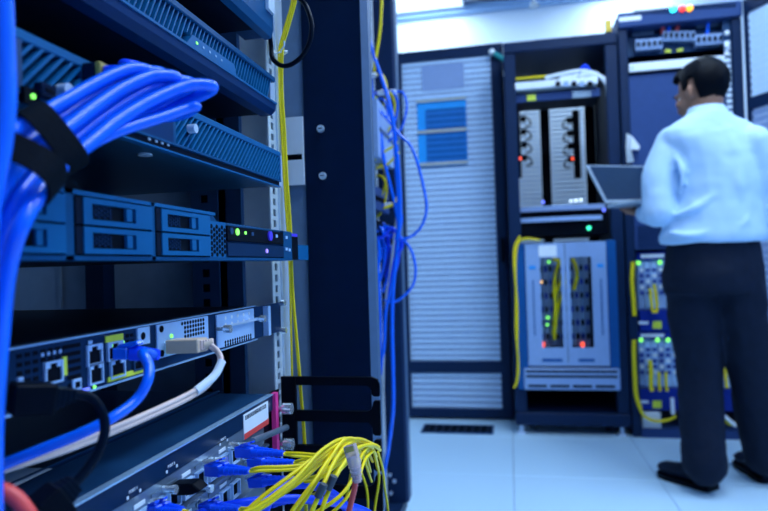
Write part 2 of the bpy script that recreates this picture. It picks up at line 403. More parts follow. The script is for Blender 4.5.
def clip_slats(ya, yb, pitch, hw, slope, m, name, d0, d1):
    full = MB().prism([(-hw, 0), (hw, 0), (slope*gh+hw, gh), (slope*gh-hw, gh)], 'x', d0, d1).mesh(name)
    y = ya-gh
    while y < yb+gh:
        P = [(y-hw, 0), (y+hw, 0), (y+slope*gh+hw, gh), (y+slope*gh-hw, gh)]
        if min(p[0] for p in P) >= ya and max(p[0] for p in P) <= yb: inst(name, full, m, t, (X, y, gz0))
        else:
            for lim, sg in ((ya, 1), (yb, -1)):
                Q = []
                for i in range(len(P)):
                    a, b = P[i], P[(i+1) % len(P)]; ia = (a[0]-lim)*sg >= 0; ib = (b[0]-lim)*sg >= 0
                    if ia: Q.append(a)
                    if ia != ib:
                        f = (lim-a[0])/(b[0]-a[0]); Q.append((lim, a[1]+(b[1]-a[1])*f))
                P = Q
                if len(P) < 3: break
            if len(P) >= 3: MB().prism([(p[0], p[1]+gz0) for p in P], 'x', X+d0, X+d1).build(name, m, t)
        y += pitch
clip_slats(yA, yB, .0088, .0015, 1, 'serverlight', 'slat', -.009, -.0002)
clip_slats(yA, yB, .0176, .0004, -1, 'serverlight', 'cross_wire', -.0105, -.0092)
clip_slats(yC, y1-.004, .0082, .0013, 1, 'serverlight', 'slat', -.009, -.0002)
clip_slats(yC, y1-.004, .0082, .0004, -1, 'serverlight', 'cross_wire', -.0105, -.0092)
MB().box(X-.011, X-.0002, y1-.004, y1, gz0, gz1).build('grille_end', 'serverlight', t)
MB().box(X-.011, X-.0002, yC-.004, yC, gz0, gz1).build('grille_end', 'serverblue', t)
MB().box(X-.011, X-.0002, yA-.006, yA, gz0, gz1).build('grille_end', 'rackmid', t)
MB().box(X-.011, X+.001, yA-.016, yA-.0065, gz0, gz1).build('release_latch', 'silver', t)
MB().box(X-.011, X-.0002, yB, yC-.004, gz0, gz1).build('port_plate', 'servermid', t)
# little connector block, knob and lamp at the left grille
r = rect(X, (33, 82), (49, 101)); MB().box(X, X+.006, r[0], r[1], r[2], r[3]).build('video_port', 'rackdark', t, bevel=.0005)
MB().box(X+.006, X+.0065, r[0]+.003, r[1]-.003, r[2]+.003, r[3]-.003).build('port_opening', 'hole', t)
c = onx(28, 97, X); MB().box(X, X+.003, c.y-.006, c.y+.006, c.z-.005, c.z+.005).build('lamp_block', 'black', t)
MB().cyl((X+.003, c.y, c.z), (X+.0042, c.y, c.z), .0016, n=10).build('indicator', 'ledgreen', t)
c = onx(60, 91, X); MB().cyl((X, c.y, c.z), (X+.007, c.y, c.z), .0045, n=14).build('knob', 'zinc', t, smooth=True)
c = onx(189, 129, X); MB().cyl((X, c.y, c.z), (X+.007, c.y, c.z), .0042, n=14).build('knob', 'zinc', t, smooth=True)
for k, px in enumerate((150, 157, 163, 169)):
    py = 139+(px-150)*.31; c = onx(px, py, X-.002)
    MB().box(X-.003, X-.0022, c.y-.0016, c.y+.0016, c.z-.001, c.z+.0024).build('port_mark', 'labelwhite', t)
r = rect(X, (82, 63), (96, 86)); MB().box(X-.0001, X+.009, r[0], r[1], r[2], r[3]).build('port_housing', 'rackdark', t, bevel=.0006)
c = onz(145, 154.5, zb); MB().cyl((c.x, c.y, zb-.0012), (c.x, c.y, zb+.0002), .0062, n=20).build('bottom_disc', 'rail', t)
MB().box(X-.02, X-.006, y1+.0005, y1+.018, zb+.002, zt-.002).build('mounting_ear', 'zinc', t)

# ---------------------------------------------------------------- drive server
X = -0.268
zt = q(96, 193, X)[1]; zb = q(150, 260.2, X)[1]; y0 = .262; yEnd = q(292, 245, X)[0]
t = thing('drive_server', 'thin blue storage server with rows of drive trays at mid height', 'server', (-.6, .53, zb))
yc = q(222, 230, X)[0]
zt2 = q(285, 230.5, X)[1]
MB().prism([(y0+.01, zb+.002), (yEnd-.03, zb+.002), (yEnd-.03, zt2-.001), (yc, zt2-.001), (yc-.012, zt-.001), (y0+.01, zt-.001)], 'x', -.98, X-.03).build('body', 'chassis', t)
fb = MB().prism([(y0, zb), (yEnd, zb), (yEnd, zt2), (yc, zt2), (yc-.012, zt), (y0, zt)], 'x', X-.0295, X-.004).build('front_panel', 'serverblue', t, bevel=.0008)
pz0, pz1 = zb+.0035, zt-.0035; zm = (pz0+pz1)/2
cols = [(q(22, 230, X)[0]-.03, q(64, 230, X)[0]), (q(75, 230, X)[0], q(151, 230, X)[0]), (q(155.5, 230, X)[0], q(209, 230, X)[0])]
MB().box(X-.004, X, y0, cols[0][0]-.0015, zb, zt).build('frame_stile', 'serverblue', t)
for a, b_ in ((cols[0][1]+.001, cols[1][0]-.001), (cols[1][1]+.0006, cols[2][0]-.0006)):
    MB().box(X-.004, X, a, b_, zb, zt).build('frame_stile', 'serverblue', t)
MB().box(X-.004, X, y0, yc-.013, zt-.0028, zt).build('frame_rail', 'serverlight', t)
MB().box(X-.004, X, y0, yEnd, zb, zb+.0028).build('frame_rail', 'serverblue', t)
hexm = MB().cyl((-.0004, 0, 0), (.0004, 0, 0), .00125, n=6).mesh('vent_hole')
for ci, (ya, yb) in enumerate(cols):
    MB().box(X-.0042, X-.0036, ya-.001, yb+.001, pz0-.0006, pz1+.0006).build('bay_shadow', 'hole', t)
    for ri in range(2):
        z0 = pz0+.0006 if ri == 0 else zm+.0008; z1 = zm-.0008 if ri == 0 else pz1-.0006
        W = yb-ya; hh = z1-z0
        tr = MB()
        # tray face with an open window
        f0 = ya+W*.08; wy0, wy1 = f0+(yb-f0)*.105, f0+(yb-f0)*.726; wz0, wz1 = z0+hh*.2, z1-hh*.2
        tr.box(X-.0034, X+.0015, f0, yb, z0, wz0); tr.box(X-.0034, X+.0015, f0, yb, wz1, z1)
        tr.box(X-.0034, X+.0015, f0, wy0, wz0, wz1); tr.box(X-.0034, X+.0015, wy1, yb, wz0, wz1)
        d = tr.build('drive_tray', 'serverlight', t)
        MB().box(X-.0034, X-.0012, wy0, wy1, wz0, wz1).build('vent_plate', 'black', d)
        MB().box(X-.0034, X+.0008, ya, f0-.0006, z0, z1).build('latch_strip', 'chassis', d)
        ly = f0+(yb-f0)*.59
        MB().box(X-.0012, X+.0012, ly, ly+(yb-f0)*.085, wz0+.001, wz1-.0004).build('latch', 'serverlight', d)
        if ci > 0:
            for i in range(7):
                for j in range(3):
                    inst('vent_hole', hexm, 'routerface', d, (X-.0009, wy0+.003+i*.0031, wz0+.0022+j*.003+(i % 2)*.0015))
# honeycomb section and control panel
hy0, hy1 = q(211, 245, X)[0], q(226, 245, X)[0]
MB().box(X-.004, X-.0005, hy0-.001, hy1+.001, zb+.0028, zt2-.0005).build('honeycomb_plate', 'serverlight', t)
hm = MB().cyl((-.0002, 0, 0), (.0004, 0, 0), .0021, n=6).mesh('honeycomb_hole')
for i in range(6):
    for j in range(7):
        z = zb+.0055+j*.0052+(i % 2)*.0026
        if z < zt2-.003: inst('honeycomb_hole', hm, 'hole', t, (X-.0003, hy0+.0022+i*(hy1-hy0-.004)/5, z))
cy0, cy1 = hy1+.003, yEnd-.004
zmid = q(250, 243, X)[1]
cyb = q(283, 240, X)[0]
MB().box(X-.004, X+.0006, cy0, cyb, zmid+.0012, zt2-.003).build('control_panel', 'black', t)
MB().box(X-.004, X+.0006, cy0, cyb, zb+.0042, zmid-.0012).build('optical_drive', 'routerface', t)
MB().box(X-.004, X-.0002, cyb+.0015, yEnd, zb+.003, zt2-.001).build('end_plate', 'serverblue', t)
def dot(px, py, m, name, r=.0022, h=.0012, X=X):
    c = onx(px, py, X); return MB().cyl((X, c.y, c.z), (X+.0006+h, c.y, c.z), r, n=12).build(name, m, t)
dot(236.5, 232, 'ledgreen', 'power_button', .0034); dot(244.5, 233, 'ledgreen', 'indicator', .0016); dot(230.5, 231, 'rackmid', 'power_ring', .0034)
dot(269, 236, 'purple', 'badge', .0055, .002); dot(266, 251, 'ledpurple', 'drive_lamp', .0024)
for px, py in ((252, 234), (276, 236), (286, 237.5), (286, 249), (289, 250)):
    c = onx(px, py, X); MB().box(X, X+.001, c.y-.003, c.y+.003, c.z-.0018, c.z+.0018).build('port', 'silver' if px > 270 else 'rackmid', t)
MB().box(X-.03, X-.018, yEnd-.028, yEnd+.022, zb, zt2-.001).build('mounting_ear', 'serverblue', t)
e0, e1 = yEnd+.0005, q(299.5, 250, X)[0]
MB().box(X-.0175, X-.002, e0, e1, zb+.001, zt2-.006).build('latch_body', 'black', t)
MB().box(X-.010, X-.003, e0+.003, e1+.002, zt2-.0058, zt2-.002).build('latch_button', 'purple', t)
MB().box(X-.0175, X-.003, e1+.0005, q(307.5, 250, X-.004)[0], zb+.001, zt2-.016).build('ear_block', 'serverlight', t)
for k in range(14):
    yk = yc+.006+k*.0075
    if yk < yEnd-.006: MB().box(X-.02, X-.008, yk, yk+.0035, zt2-.0003, zt2+.0012).build('top_rib', 'serverlight', t)

# ---------------------------------------------------------------- router
X = -0.306
zt = q(120, 329, X)[1]; zb = q(255.5, 340, X)[1]; y0 = .275; y1 = q(256, 322, X)[0]
t = thing('network_router', 'flat dark router with copper ports, yellow labels and two silver modules', 'router', (-.55, .5, zb))
MB().box(-.86, X-.012, y0+.003, y1-.003, zb+.001, zt-.0005).build('body', 'chassis', t)
MB().box(X-.012, X, y0, y1, zb+.0015, zt-.0012).build('front_plate', 'routerface', t)
MB().box(X-.004, X+.0012, y0, y1, zt-.0012, zt).build('top_edge', 'edge', t)
MB().box(X-.004, X+.0018, y0, y1, zb, zb+.0015).build('bottom_edge', 'edge', t)
vh = MB().box(-.0003, .0004, -.0022, .0022, -.0014, .0014).mesh('vent_hole')
def vents(px0, py0, px1, rows, cols_, sx=.0068, sz=.0055):
    c = onx(px0, py0, X)
    for i in range(cols_):
        for j in range(rows): inst('vent_hole', vh, 'hole', t, (X, c.y+i*sx, c.z-j*sz))
ya_ = q(19, 355, X)[0]
for i in range(9):
    for j in range(6):
        y = ya_+i*.0068; z = zt-.006-j*.0055
        inp = q(42, 370, X)[0]-.002 < y < q(65, 370, X)[0] and j >= 2
        if not inp and z > zb+.009: inst('vent_hole', vh, 'hole', t, (X, y, z))
c0 = q(69, 350, X)[0]
for i in range(2):
    for j in range(6): inst('vent_hole', vh, 'hole', t, (X, c0+i*.0068, zt-.006-j*.0055))
for i in range(2):
    for j in range(3): inst('vent_hole', vh, 'hole', t, (X, q(127, 333, X)[0]+i*.0062, zt-.0065-j*.005))
def jack(tl, br, name='network_port', m='silver', lab=None):
    y_0, y_1, z_0, z_1 = rect(X, tl, br); th = .0014
    b = MB(); b.box(X, X+.002, y_0, y_1, z_1-th, z_1); b.box(X, X+.002, y_0, y_1, z_0, z_0+th)
    b.box(X, X+.002, y_0, y_0+th, z_0+th, z_1-th); b.box(X, X+.002, y_1-th, y_1, z_0+th, z_1-th)
    o = b.build(name, m, t)
    MB().box(X, X+.0005, y_0+th, y_1-th, z_0+th, z_1-th).build('port_opening', 'hole', o)
    s = (y_1-y_0)*.22; b = MB()
    b.box(X+.0005, X+.0016, y_0+th, y_0+th+s, z_1-th-.003, z_1-th); b.box(X+.0005, X+.0016, y_1-th-s, y_1-th, z_1-th-.003, z_1-th)
    b.build('port_key', m, o); return o
jack((43, 363), (61.5, 381)); jack((85.5, 346), (101, 363.5)); jack((87.5, 364.5), (102, 382)); jack((109, 360), (124, 375.5))
jack((132, 358), (142, 369), m='rackmid'); jack((16, 378), (21, 386))
MB().box(X, X+.0012, *rect(X, (61.8, 357), (66, 375))).build('yellow_label', 'labelyellow', t)
MB().box(X, X+.0012, *rect(X, (104.5, 336.5), (122, 339.5))).build('yellow_label', 'labelyellow', t)
MB().box(X, X+.0012, *rect(X, (107, 377.5), (142, 372))).build('yellow_label', 'labelyellow', t)
r = rect(X, (41, 355), (59, 355.5))
for k in range(4): MB().box(X, X+.0006, r[0]+k*.0055, r[0]+k*.0055+.002, r[3]-.0012, r[3]+.0012).build('port_mark', 'silver', t)
r = rect(X, (88, 341), (92, 344)); MB().box(X, X+.0005, r[0], r[1], r[2], r[3]).build('port_mark', 'silver', t)
r = rect(X, (71, 380), (80, 389)); MB().box(X, X+.0018, r[0], r[1], r[2], r[3]).build('serial_port', 'silver', t, bevel=.0004)
MB().box(X+.0018, X+.002, r[0]+.002, r[1]-.002, r[2]+.002, r[3]-.002).build('port_opening', 'hole', t)
c = onx(94, 387, X); MB().cyl((X, c.y, c.z), (X+.001, c.y, c.z), .0013, n=10).build('indicator', 'ledgreen', t)
r = rect(X, (82, 389), (88, 391)); MB().box(X, X+.0016, r[0], r[1], r[2], r[3]).build('reset_key', 'ledblue', t)
for pa, pb in (((108, 343.5), (112, 347)), ((119, 341.5), (123.5, 345))):
    MB().box(X, X+.001, *rect(X, pa, pb)).build('link_lamp', 'ledgreen', t)
jack((106, 343), (122, 358))
r = rect(X, (136, 328.5), (148.5, 343)); MB().box(X, X+.0015, r[0], r[1], r[2], r[3]).build('button_plate', 'silver', t)
c = onx(141.5, 336, X); MB().cyl((X+.0015, c.y, c.z), (X+.0018, c.y, c.z), .0032, n=16).build('button_hole', 'hole', t)
# two silver modules
def module(tl, br, rows, cols_, lights):
    y_0, y_1, z_0, z_1 = rect(X, tl, br)
    o = MB().box(X, X+.0022, y_0, y_1, z_0, z_1).build('interface_module', 'silver', t, bevel=.0005)
    hd = MB().cyl((-.0002, 0, 0), (.0004, 0, 0), .0017, n=8).mesh('vent_hole')
    for zz, n0, n1 in rows:
        for i in range(n0, n1):
            inst('vent_hole', hd, 'labelwhite' if zz in lights else 'hole', o, (X+.0022, y_0+(y_1-y_0)*(.06+.88*i/cols_), z_0+(z_1-z_0)*zz))
    return o, (y_0, y_1, z_0, z_1)
m1, r1 = module((155, 325), (207, 345), [(.9, 7, 16), (.76, 8, 16), (.62, 8, 16), (.48, 8, 16)], 16, ())
m2, r2 = module((215, 315), (253, 338), [(.86, 0, 0), (.14, 2, 14), (.05, 2, 14)], 14, ())
hd2 = MB().cyl((-.0002, 0, 0), (.0006, 0, 0), .002, n=10).mesh('vent_hole')
for zz in (.86, .66):
    for i in range(5): inst('vent_hole', hd2, 'white', m2, (X+.0022, r2[0]+(r2[1]-r2[0])*(.2+.16*i), r2[2]+(r2[3]-r2[2])*zz))
for zz in (.86, .14):
    for yy in (r1[0]+.006,): MB().cyl((X+.0022, yy, r1[2]+(r1[3]-r1[2])*zz), (X+.003, yy, r1[2]+(r1[3]-r1[2])*zz), .003, n=14).build('module_hole', 'hole', m1)
for px, py, d in ((163, 344, .02), (215, 329, .018), (253, 319, .016)):
    c = onx(px, py, X); s = MB(); s.tube([(X+.002, c.y, c.z), (X+d*.6, c.y, c.z), (X+d*.6, c.y, c.z), (X+d, c.y, c.z)], [.0022, .0022, .0042, .0042], 14)
    s.build('captive_screw', 'chrome', t, smooth=True)
for px, py in ((169, 336), (166, 352)):
    c = onx(px, py, X); MB().cyl((X+.0022, c.y, c.z), (X+.0032, c.y, c.z), .0018, n=10).build('indicator', 'ledgreen', t)
r = rect(X, (253.5, 318), (257, 322)); lv = onx(237, 323, X)
MB().box(X+.003, X+.006, q(217, 330, X)[0], q(252, 319, X)[0], lv.z-.0012, lv.z+.0012).build('pull_bar', 'zinc', t)
# ear with screws
e0 = y1+.0006; e1 = q(283, 320, X+.002)[0]
MB().box(X-.004, X-.001, e0, e1, zb+.001, zt-.002).build('mounting_ear', 'routerface', t)
r = rect(X, (263.5, 305), (267, 340)); MB().box(X-.001, X+.006, r[0], r[1], zb+.002, zt-.003).build('ear_flange', 'silver', t)
for px, py in ((281, 303), (282, 330.5)):
    c = onx(px, py, X); MB().cyl((X-.001, c.y, c.z), (X+.006, c.y, c.z), .0045, n=14).build('rack_screw', 'chrome', t, smooth=True)

# ---------------------------------------------------------------- chassis switch at the bottom
X = -0.306
zt = q(200, 435, X)[1]; y0 = .262; y1 = q(272.3, 394, X)[0]; zb = .42
t = thing('chassis_switch', 'large dark modular switch full of fibre connectors at the bottom of the rack', 'switch', (-.6, .52, zb))
MB().box(-.95, X-.075, y0+.003, y1-.002, zb, zt+.003).build('body', 'switchtop', t)
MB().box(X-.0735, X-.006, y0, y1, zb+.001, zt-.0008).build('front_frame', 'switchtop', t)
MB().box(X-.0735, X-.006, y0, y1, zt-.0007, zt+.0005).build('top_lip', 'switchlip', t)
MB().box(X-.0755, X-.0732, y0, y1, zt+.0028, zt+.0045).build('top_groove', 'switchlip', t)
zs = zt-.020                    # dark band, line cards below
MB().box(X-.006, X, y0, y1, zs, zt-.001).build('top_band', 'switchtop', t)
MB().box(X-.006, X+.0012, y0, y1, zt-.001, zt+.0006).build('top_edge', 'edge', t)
MB().box(X-.006, X-.0045, y0, y1, zb+.002, zs-.0005).build('bay_back', 'black', t)
for px, py, s in ((133, 490, 'PORT 1'), (171, 465, 'PORT 2'), (223, 439, 'PORT 3')):
    c = onx(px, py, X); text_mesh(s, .0036, 'labelwhite', t, (X+.0004, c.y, c.z), (0, 1, 0), (0, 0, 1), 'lettering')
    for dy in (-.0075, .0095): MB().box(X, X+.0005, c.y+dy-.0012, c.y+dy+.0012, c.z-.005, c.z-.0025).build('print_mark', 'labelwhite', t)
# line cards: rows of steel faceplates with cages
rowh = .0365; z = zs-.0006; row = 0
cage_w = .0215
while z > zb+.04 and row < 6:
    za = z-rowh+.001
    fp = MB().box(X-.0045, X-.0005, y0+.004, y1-.03, za, z).build('line_card', 'steel', t)
    k = 0; y = y0+.016
    while y < y1-.125:
        b = MB(); w_ = .0195; h_ = .017; zc = za+.0055; th = .0013
        b.box(X-.0005, X+.004, y, y+w_, zc, zc+th); b.box(X-.0005, X+.004, y, y+w_, zc+h_-th, zc+h_)
        b.box(X-.0005, X+.004, y, y+th, zc+th, zc+h_-th); b.box(X-.0005, X+.004, y+w_-th, y+w_, zc+th, zc+h_-th)
        cg = b.build('fibre_cage', 'silver', fp)
        MB().box(X-.0005, X, y+th, y+w_-th, zc+th, zc+h_-th).build('cage_opening', 'hole', cg)
        MB().box(X-.0005, X+.0004, y+.002, y+w_-.002, zc+h_+.003, zc+h_+.0065).build('card_print', 'labelwhite' if k % 3 == 1 else 'steel', fp)
        y += cage_w+.0035; k += 1
    MB().box(X-.0005, X+.007, y0+.006, y1-.032, za-.0006, za+.0022).build('card_ledge', 'steel', fp)
    z -= rowh; row += 1
# silver screw and black ejector on the near card
for px, py in ((163, 489), (208, 462), (215, 460), (200, 488)):
    c = onx(px, py, X); MB().tube([(X, c.y, c.z), (X+.009, c.y, c.z), (X+.009, c.y, c.z), (X+.013, c.y, c.z)], [.003, .003, .004, .004], 14).build('captive_screw', 'chrome', t, smooth=True)
a = onx(172, 488, X); MB().prism([(X, a.z-.006), (X+.022, a.z-.004), (X+.03, a.z), (X+.022, a.z+.006), (X, a.z+.004)], 'y', a.y-.004, a.y+.012).build('ejector_lever', 'black', t, bevel=.001)
# barcode label, lever, magenta strip and thumbscrews
y_0, y_1, z_0, z_1 = rect(X, (243, 415), (268, 424)); z_1 = q(243, 415, X)[1]; z_0 = z_1-.0285
lb = MB().box(X, X+.0008, y_0, y_1, z_0, z_1).build('barcode_label', 'labelwhite', t)
yy = y_0+.004; random.seed(3)
while yy < y_1-.006:
    w_ = random.choice((.0007, .0012, .0018)); MB().box(X+.0008, X+.001, yy, yy+w_, z_1-.007, z_1-.002).build('barcode_bar', 'hole', lb); yy += w_+random.choice((.001, .0014))
MB().box(X+.0008, X+.0011, y_0, y_1, z_0, z_0+.0065).build('label_band', 'labelred', lb)
a = q(273.5, 392, X); b_ = q(277.5, 392, X)
MB().box(X-.002, X+.004, y1+.0006, y1+.010, zt-.075, zt+.001).build('magenta_strip', 'magenta', t)
p0 = onx(243, 441, X); p1 = onx(278, 427, X)
MB().tube([(X+.012, p0.y, p0.z), (X+.012, p1.y, p1.z)], .0038, 10).build('ejector_bar', 'steel', t, smooth=True)
for px, py in ((283, 410), (285, 445)):
    c = ony(px, py, y1+.012); s = MB(); cxx = X+.01
    z_ = onx(px-8, py, X).z
    s.tube([(X-.004, y1+.0165, z_), (X+.008, y1+.0165, z_), (X+.008, y1+.0165, z_), (X+.02, y1+.0165, z_)], [.004, .004, .0074, .0074], 16)
    s.build('thumbscrew', 'chrome', t, smooth=True)
MB().box(X-.008, X-.0045, y1+.0005, y1+.035, zb, zt).build('mounting_ear', 'black', t)
# white label lying on the switch top
a = onz(10, 480, zt+.003)
r_ = [onz(52, 469, zt+.003), onz(14, 468, zt+.003), onz(-12, 489, zt+.003), onz(10, 489, zt+.003)]
lb = MB().add([(p.x, p.y, zt+.0031) for p in r_]+[(p.x, p.y, zt+.0035) for p in r_], [(0,1,2,3), (7,6,5,4), (0,4,5,1), (1,5,6,2), (2,6,7,3), (3,7,4,0)]).build('top_label', 'labelwhite', t)

# ---------------------------------------------------------------- black cable bracket
Y = 0.803
def bx(px): return ony(px, 430, Y).x
def bz(py): return ony(330, py, Y).z
t = thing('cable_bracket', 'black finger bracket guiding cables beside the chassis switch', 'cable bracket', (bx(289), Y, bz(530)))
MB().box(bx(281), bx(296.5), Y, Y+.006, bz(600), bz(377)).build('back_plate', 'black', t, bevel=.0006)
for top, bot, et, eb in ((377, 385.5, 377, 396), (411, 422, 400, 434.5), (446, 459, 438.5, 469.5), (485, 497, 473.5, 509), (525, 537, 513, 550), (565, 577, 554, 590)):
    x0, x1, x2 = bx(297), bx(372.5), bx(380.5)
    zt_, zb_, ze, zf = bz(top), bz(bot), bz(et), bz(eb); rr = .010
    P = [(x0, zb_), (x0, zt_)]
    if et == top: P += [(x2-rr, zt_), (x2-rr*.3, zt_-rr*.3), (x2, zt_-rr)]
    else: P += [(x1-.006, zt_), (x1, zt_+.004), (x1+.002, ze-.002), (x1+.004, ze), (x2, ze-.0005)]
    P += [(x2, zf+.001), (x2-.001, zf), (x1+.003, zf), (x1, zf+.003), (x1, zb_-.006), (x1-.005, zb_)]
    MB().prism(P, 'y', Y, Y+.006).build('finger', 'black', t)
# ================================================================ cables on the near rack
def boot_plug(parent, p, d, m_plug='clear', L=.012, w=.0115, h=.008, m_boot=None, r=.0045):
    """modular plug at p pointing along d, boot behind it"""
    d = Vector(d).normalized(); up = Vector((0, 0, 1)); sd = d.cross(up).normalized(); up = sd.cross(d)
    MB().obox(p-d*(L/2), d, sd, up, L/2, w/2, h/2).build('plug', m_plug, parent, bevel=.0008)
    if m_boot:
        MB().tube([p-d*L, p-d*(L+.006), p-d*(L+.022)], [r*1.25, r*1.2, r*1.02], 12).build('boot', m_boot, parent, smooth=True)
# ---- the blue bundle that crosses the upper servers
BX = -0.279
bundle = [
 ('lowest of the broad blue cables in the strapped bundle, ending furthest right', [(209, 85, .43), (196, 84.5, .425), (180, 88, .415), (150, 101, .395), (120, 118, .37), (95, 135, .355), (70, 153, .34), (46, 176, .325), (27, 215, .312), (17, 262, .305), (9, 340, .30), (5, 430, .297), (5, 560, .295)], .0043),
 ('second broad blue cable from below in the strapped bundle', [(188, 82, .445), (176, 81, .44), (158, 85, .43), (134, 97, .405), (108, 111, .385), (84, 126, .365), (60, 145, .35), (36, 167, .335), (14, 203, .32), (2, 262, .312), (-4, 340, .308), (-6, 430, .303), (-6, 560, .30)], .0043),
 ('middle broad blue cable of the strapped bundle', [(172, 76, .455), (162, 75.5, .45), (146, 78, .44), (120, 89, .42), (95, 103, .40), (70, 119, .38), (46, 137, .362), (22, 157, .345), (-2, 192, .33), (-16, 260, .32), (-20, 340, .315), (-20, 560, .31)], .0043),
 ('second broad blue cable from the top of the strapped bundle', [(158, 72, .465), (148, 72, .46), (132, 74.5, .45), (108, 84, .435), (84, 96, .415), (60, 111, .395), (34, 128, .375), (8, 146, .355), (-16, 178, .34), (-32, 250, .325), (-36, 560, .315)], .0043),
 ('topmost broad blue cable of the strapped bundle', [(143, 69, .475), (132, 69, .47), (116, 72, .46), (94, 80, .445), (72, 90, .43), (48, 103, .41), (20, 119, .39), (-8, 136, .37), (-30, 170, .35), (-44, 250, .335), (-48, 560, .32)], .0042)]
PATHS = []
def adj(p):
    x, y, d = p
    if y < 230: y += max(0, min(1, (130-x)/60))*7
    if y > 180: x -= max(0, min(1, (y-180)/120))*11
    sp = (x-58)*.865-(y-146)*.5
    return x, y, max(.322, min(.45, .36+.0005*sp if sp > 0 else .36+.0006*sp))
for ck, (lab, pts, r) in enumerate(bundle):
    P = [at(*[a_+(b_ if i_ == 2 else 0) for i_, (a_, b_) in enumerate(zip(adj(p), (0, 0, (-.004, .004)[ck % 2])))]) for p in pts]; T = P[0]
    end = Vector((BX, T.y+.006, T.z-.012))
    turn = [end, end.lerp(T, .4)+Vector((0, .006, -.006)), T+Vector((-.012, .010, -.004)), T+Vector((.001, .0035, -.0005))]
    PATHS.append((smooth_path(turn+P[1:], 8), r))
    cable('blue_cable', lab, 'cable', turn+P[1:], r, 'cableblue', 'blue cables of the strapped bundle', n=14, res=8)
lo = [(196, 107, .43), (186, 109, .425), (160, 118, .41), (134, 126, .395), (108, 133, .375), (84, 144, .36), (62, 163, .345), (42, 190, .336)]
P = [at(*adj(p)) for p in lo]+[at(24, 225, .342), at(10, 270, .335), at(2, 340, .325), at(-4, 430, .32), at(-4, 560, .318)]
PATHS.append((smooth_path(P, 8), .0036))
T = P[0]; cable('blue_cable', 'thin blue cable under the strapped bundle beside the diagonal grille', 'cable', [Vector((BX, T.y+.004, T.z-.004)), T+Vector((-.02, .008, -.003)), T]+P[1:], .0036, 'cableblue', 'blue cables of the strapped bundle', n=12)
# plugged one with gold contacts
t = thing('patch_cable', 'blue patch cable with gold plug entering the grille server above the bundle', 'cable', at(104, 68, .44))
pp = onx(97, 71, BX+.0095)
MB().box(BX+.0092, BX+.0135, pp.y-.002, pp.y+.010, pp.z-.006, pp.z+.006).build('plug', 'gold', t, bevel=.0006)
P = [Vector((BX+.0137, pp.y+.004, pp.z)), Vector((BX+.03, pp.y+.008, pp.z+.001)), at(124, 65, .45), at(140, 69, .462), at(128, 80, .475), at(105, 95, .47)]
MB().tube(smooth_path(P), .0044, 12).build('jacket', 'cablenavy', t, smooth=True)
# vertical cables at the left picture edge
for k, (lab, pts, r, m) in enumerate([
  ('blue cable hanging straight down the left edge in front of the bundle', [(2, -60, .30), (4, 0, .30), (6, 50, .30), (7, 100, .298), (2, 150, .295), (-10, 220, .29), (-16, 400, .288), (-16, 560, .286)], .0042, 'cableblue'),
  ('blue cable at the extreme left edge beside the hanging one', [(-10, -60, .305), (-9, 0, .305), (-7, 60, .305), (-7, 110, .303), (-16, 170, .30), (-26, 300, .297), (-26, 560, .293)], .0044, 'cableblue')]):
    cable('blue_cable', lab, 'cable', [at(*p) for p in pts], r, m, 'blue cables at the left edge', n=12)
# ---- hook and loop straps
def strap(label, c, axis, a, b, wid, roll, tail=None):
    """elliptic band around the bundle; axis = bundle direction"""
    ax = Vector(axis).normalized(); u = (roll-ax*ax.dot(roll)).normalized(); v = ax.cross(u)
    n = 40; rings = []
    t_ = .0018; mb = MB(); vs = []; fs = []
    for i in range(n):
        an = 2*math.pi*i/n; dr = u*math.cos(an); dv = v*math.sin(an)
        for (k, h) in ((1, -1), (1, 1), (0, 1), (0, -1)):
            sq = lambda q_: math.copysign(abs(q_)**.62, q_)
            vs.append(Vector(c)+u*(sq(math.cos(an))*(a+k*t_))+v*(sq(math.sin(an))*(b+k*t_))+ax*(h*wid/2))
    for i in range(n):
        j = (i+1) % n
        for k in range(4): fs.append([i*4+k, i*4+(k+1) % 4, j*4+(k+1) % 4, j*4+k])
    mb.add(vs, fs)
    if tail:
        pts = smooth_path(tail, 6)
        for i in range(len(pts)-1):
            d = (pts[i+1]-pts[i]); L = d.length; d.normalize(); nn = ax.cross(d).normalized()
            mb.obox((pts[i]+pts[i+1])/2, d, ax, nn, L/2*1.02, wid/2, .0008)
    return mb.build('cable_strap', 'blacksoft', smooth=True, label=label, cat='strap', group='black hook and loop straps')
def around(p0, p1, roll, paths):
    """centre and half sizes of the band that encloses the given cable paths at p0, direction p1-p0"""
    ax = (p1-p0).normalized(); u = (roll-ax*ax.dot(roll)).normalized(); v = ax.cross(u); uv = []
    for P, r in paths:
        best = min(P, key=lambda p: abs((p-p0).dot(ax))+0.15*(p-p0).length)
        uv.append(((best-p0).dot(u), (best-p0).dot(v), r))
    u0 = min(a-r for a, b, r in uv); u1 = max(a+r for a, b, r in uv); v0 = min(b-r for a, b, r in uv); v1 = max(b+r for a, b, r in uv)
    return p0+u*((u0+u1)/2)+v*((v0+v1)/2), ax, (u1-u0)/2, (v1-v0)/2
c, ax, a_, b_ = around(at(58, 146, .355), at(92, 127, .373), at(78, 180, .36)-at(55, 105, .36), PATHS)
strap('black hook and loop strap ringing the blue bundle at its bend', c, ax, a_+.001, b_+.0015, .0165, at(78, 180, .36)-at(55, 105, .36))
c, ax, a_, b_ = around(at(18, 172, .335), at(40, 148, .348), at(58, 198, .335)-at(-14, 140, .335), PATHS)
strap('black hook and loop strap at the left edge where the bundle turns down', c, ax, a_+.001, b_+.0015, .0165, at(58, 198, .335)-at(-14, 140, .335))

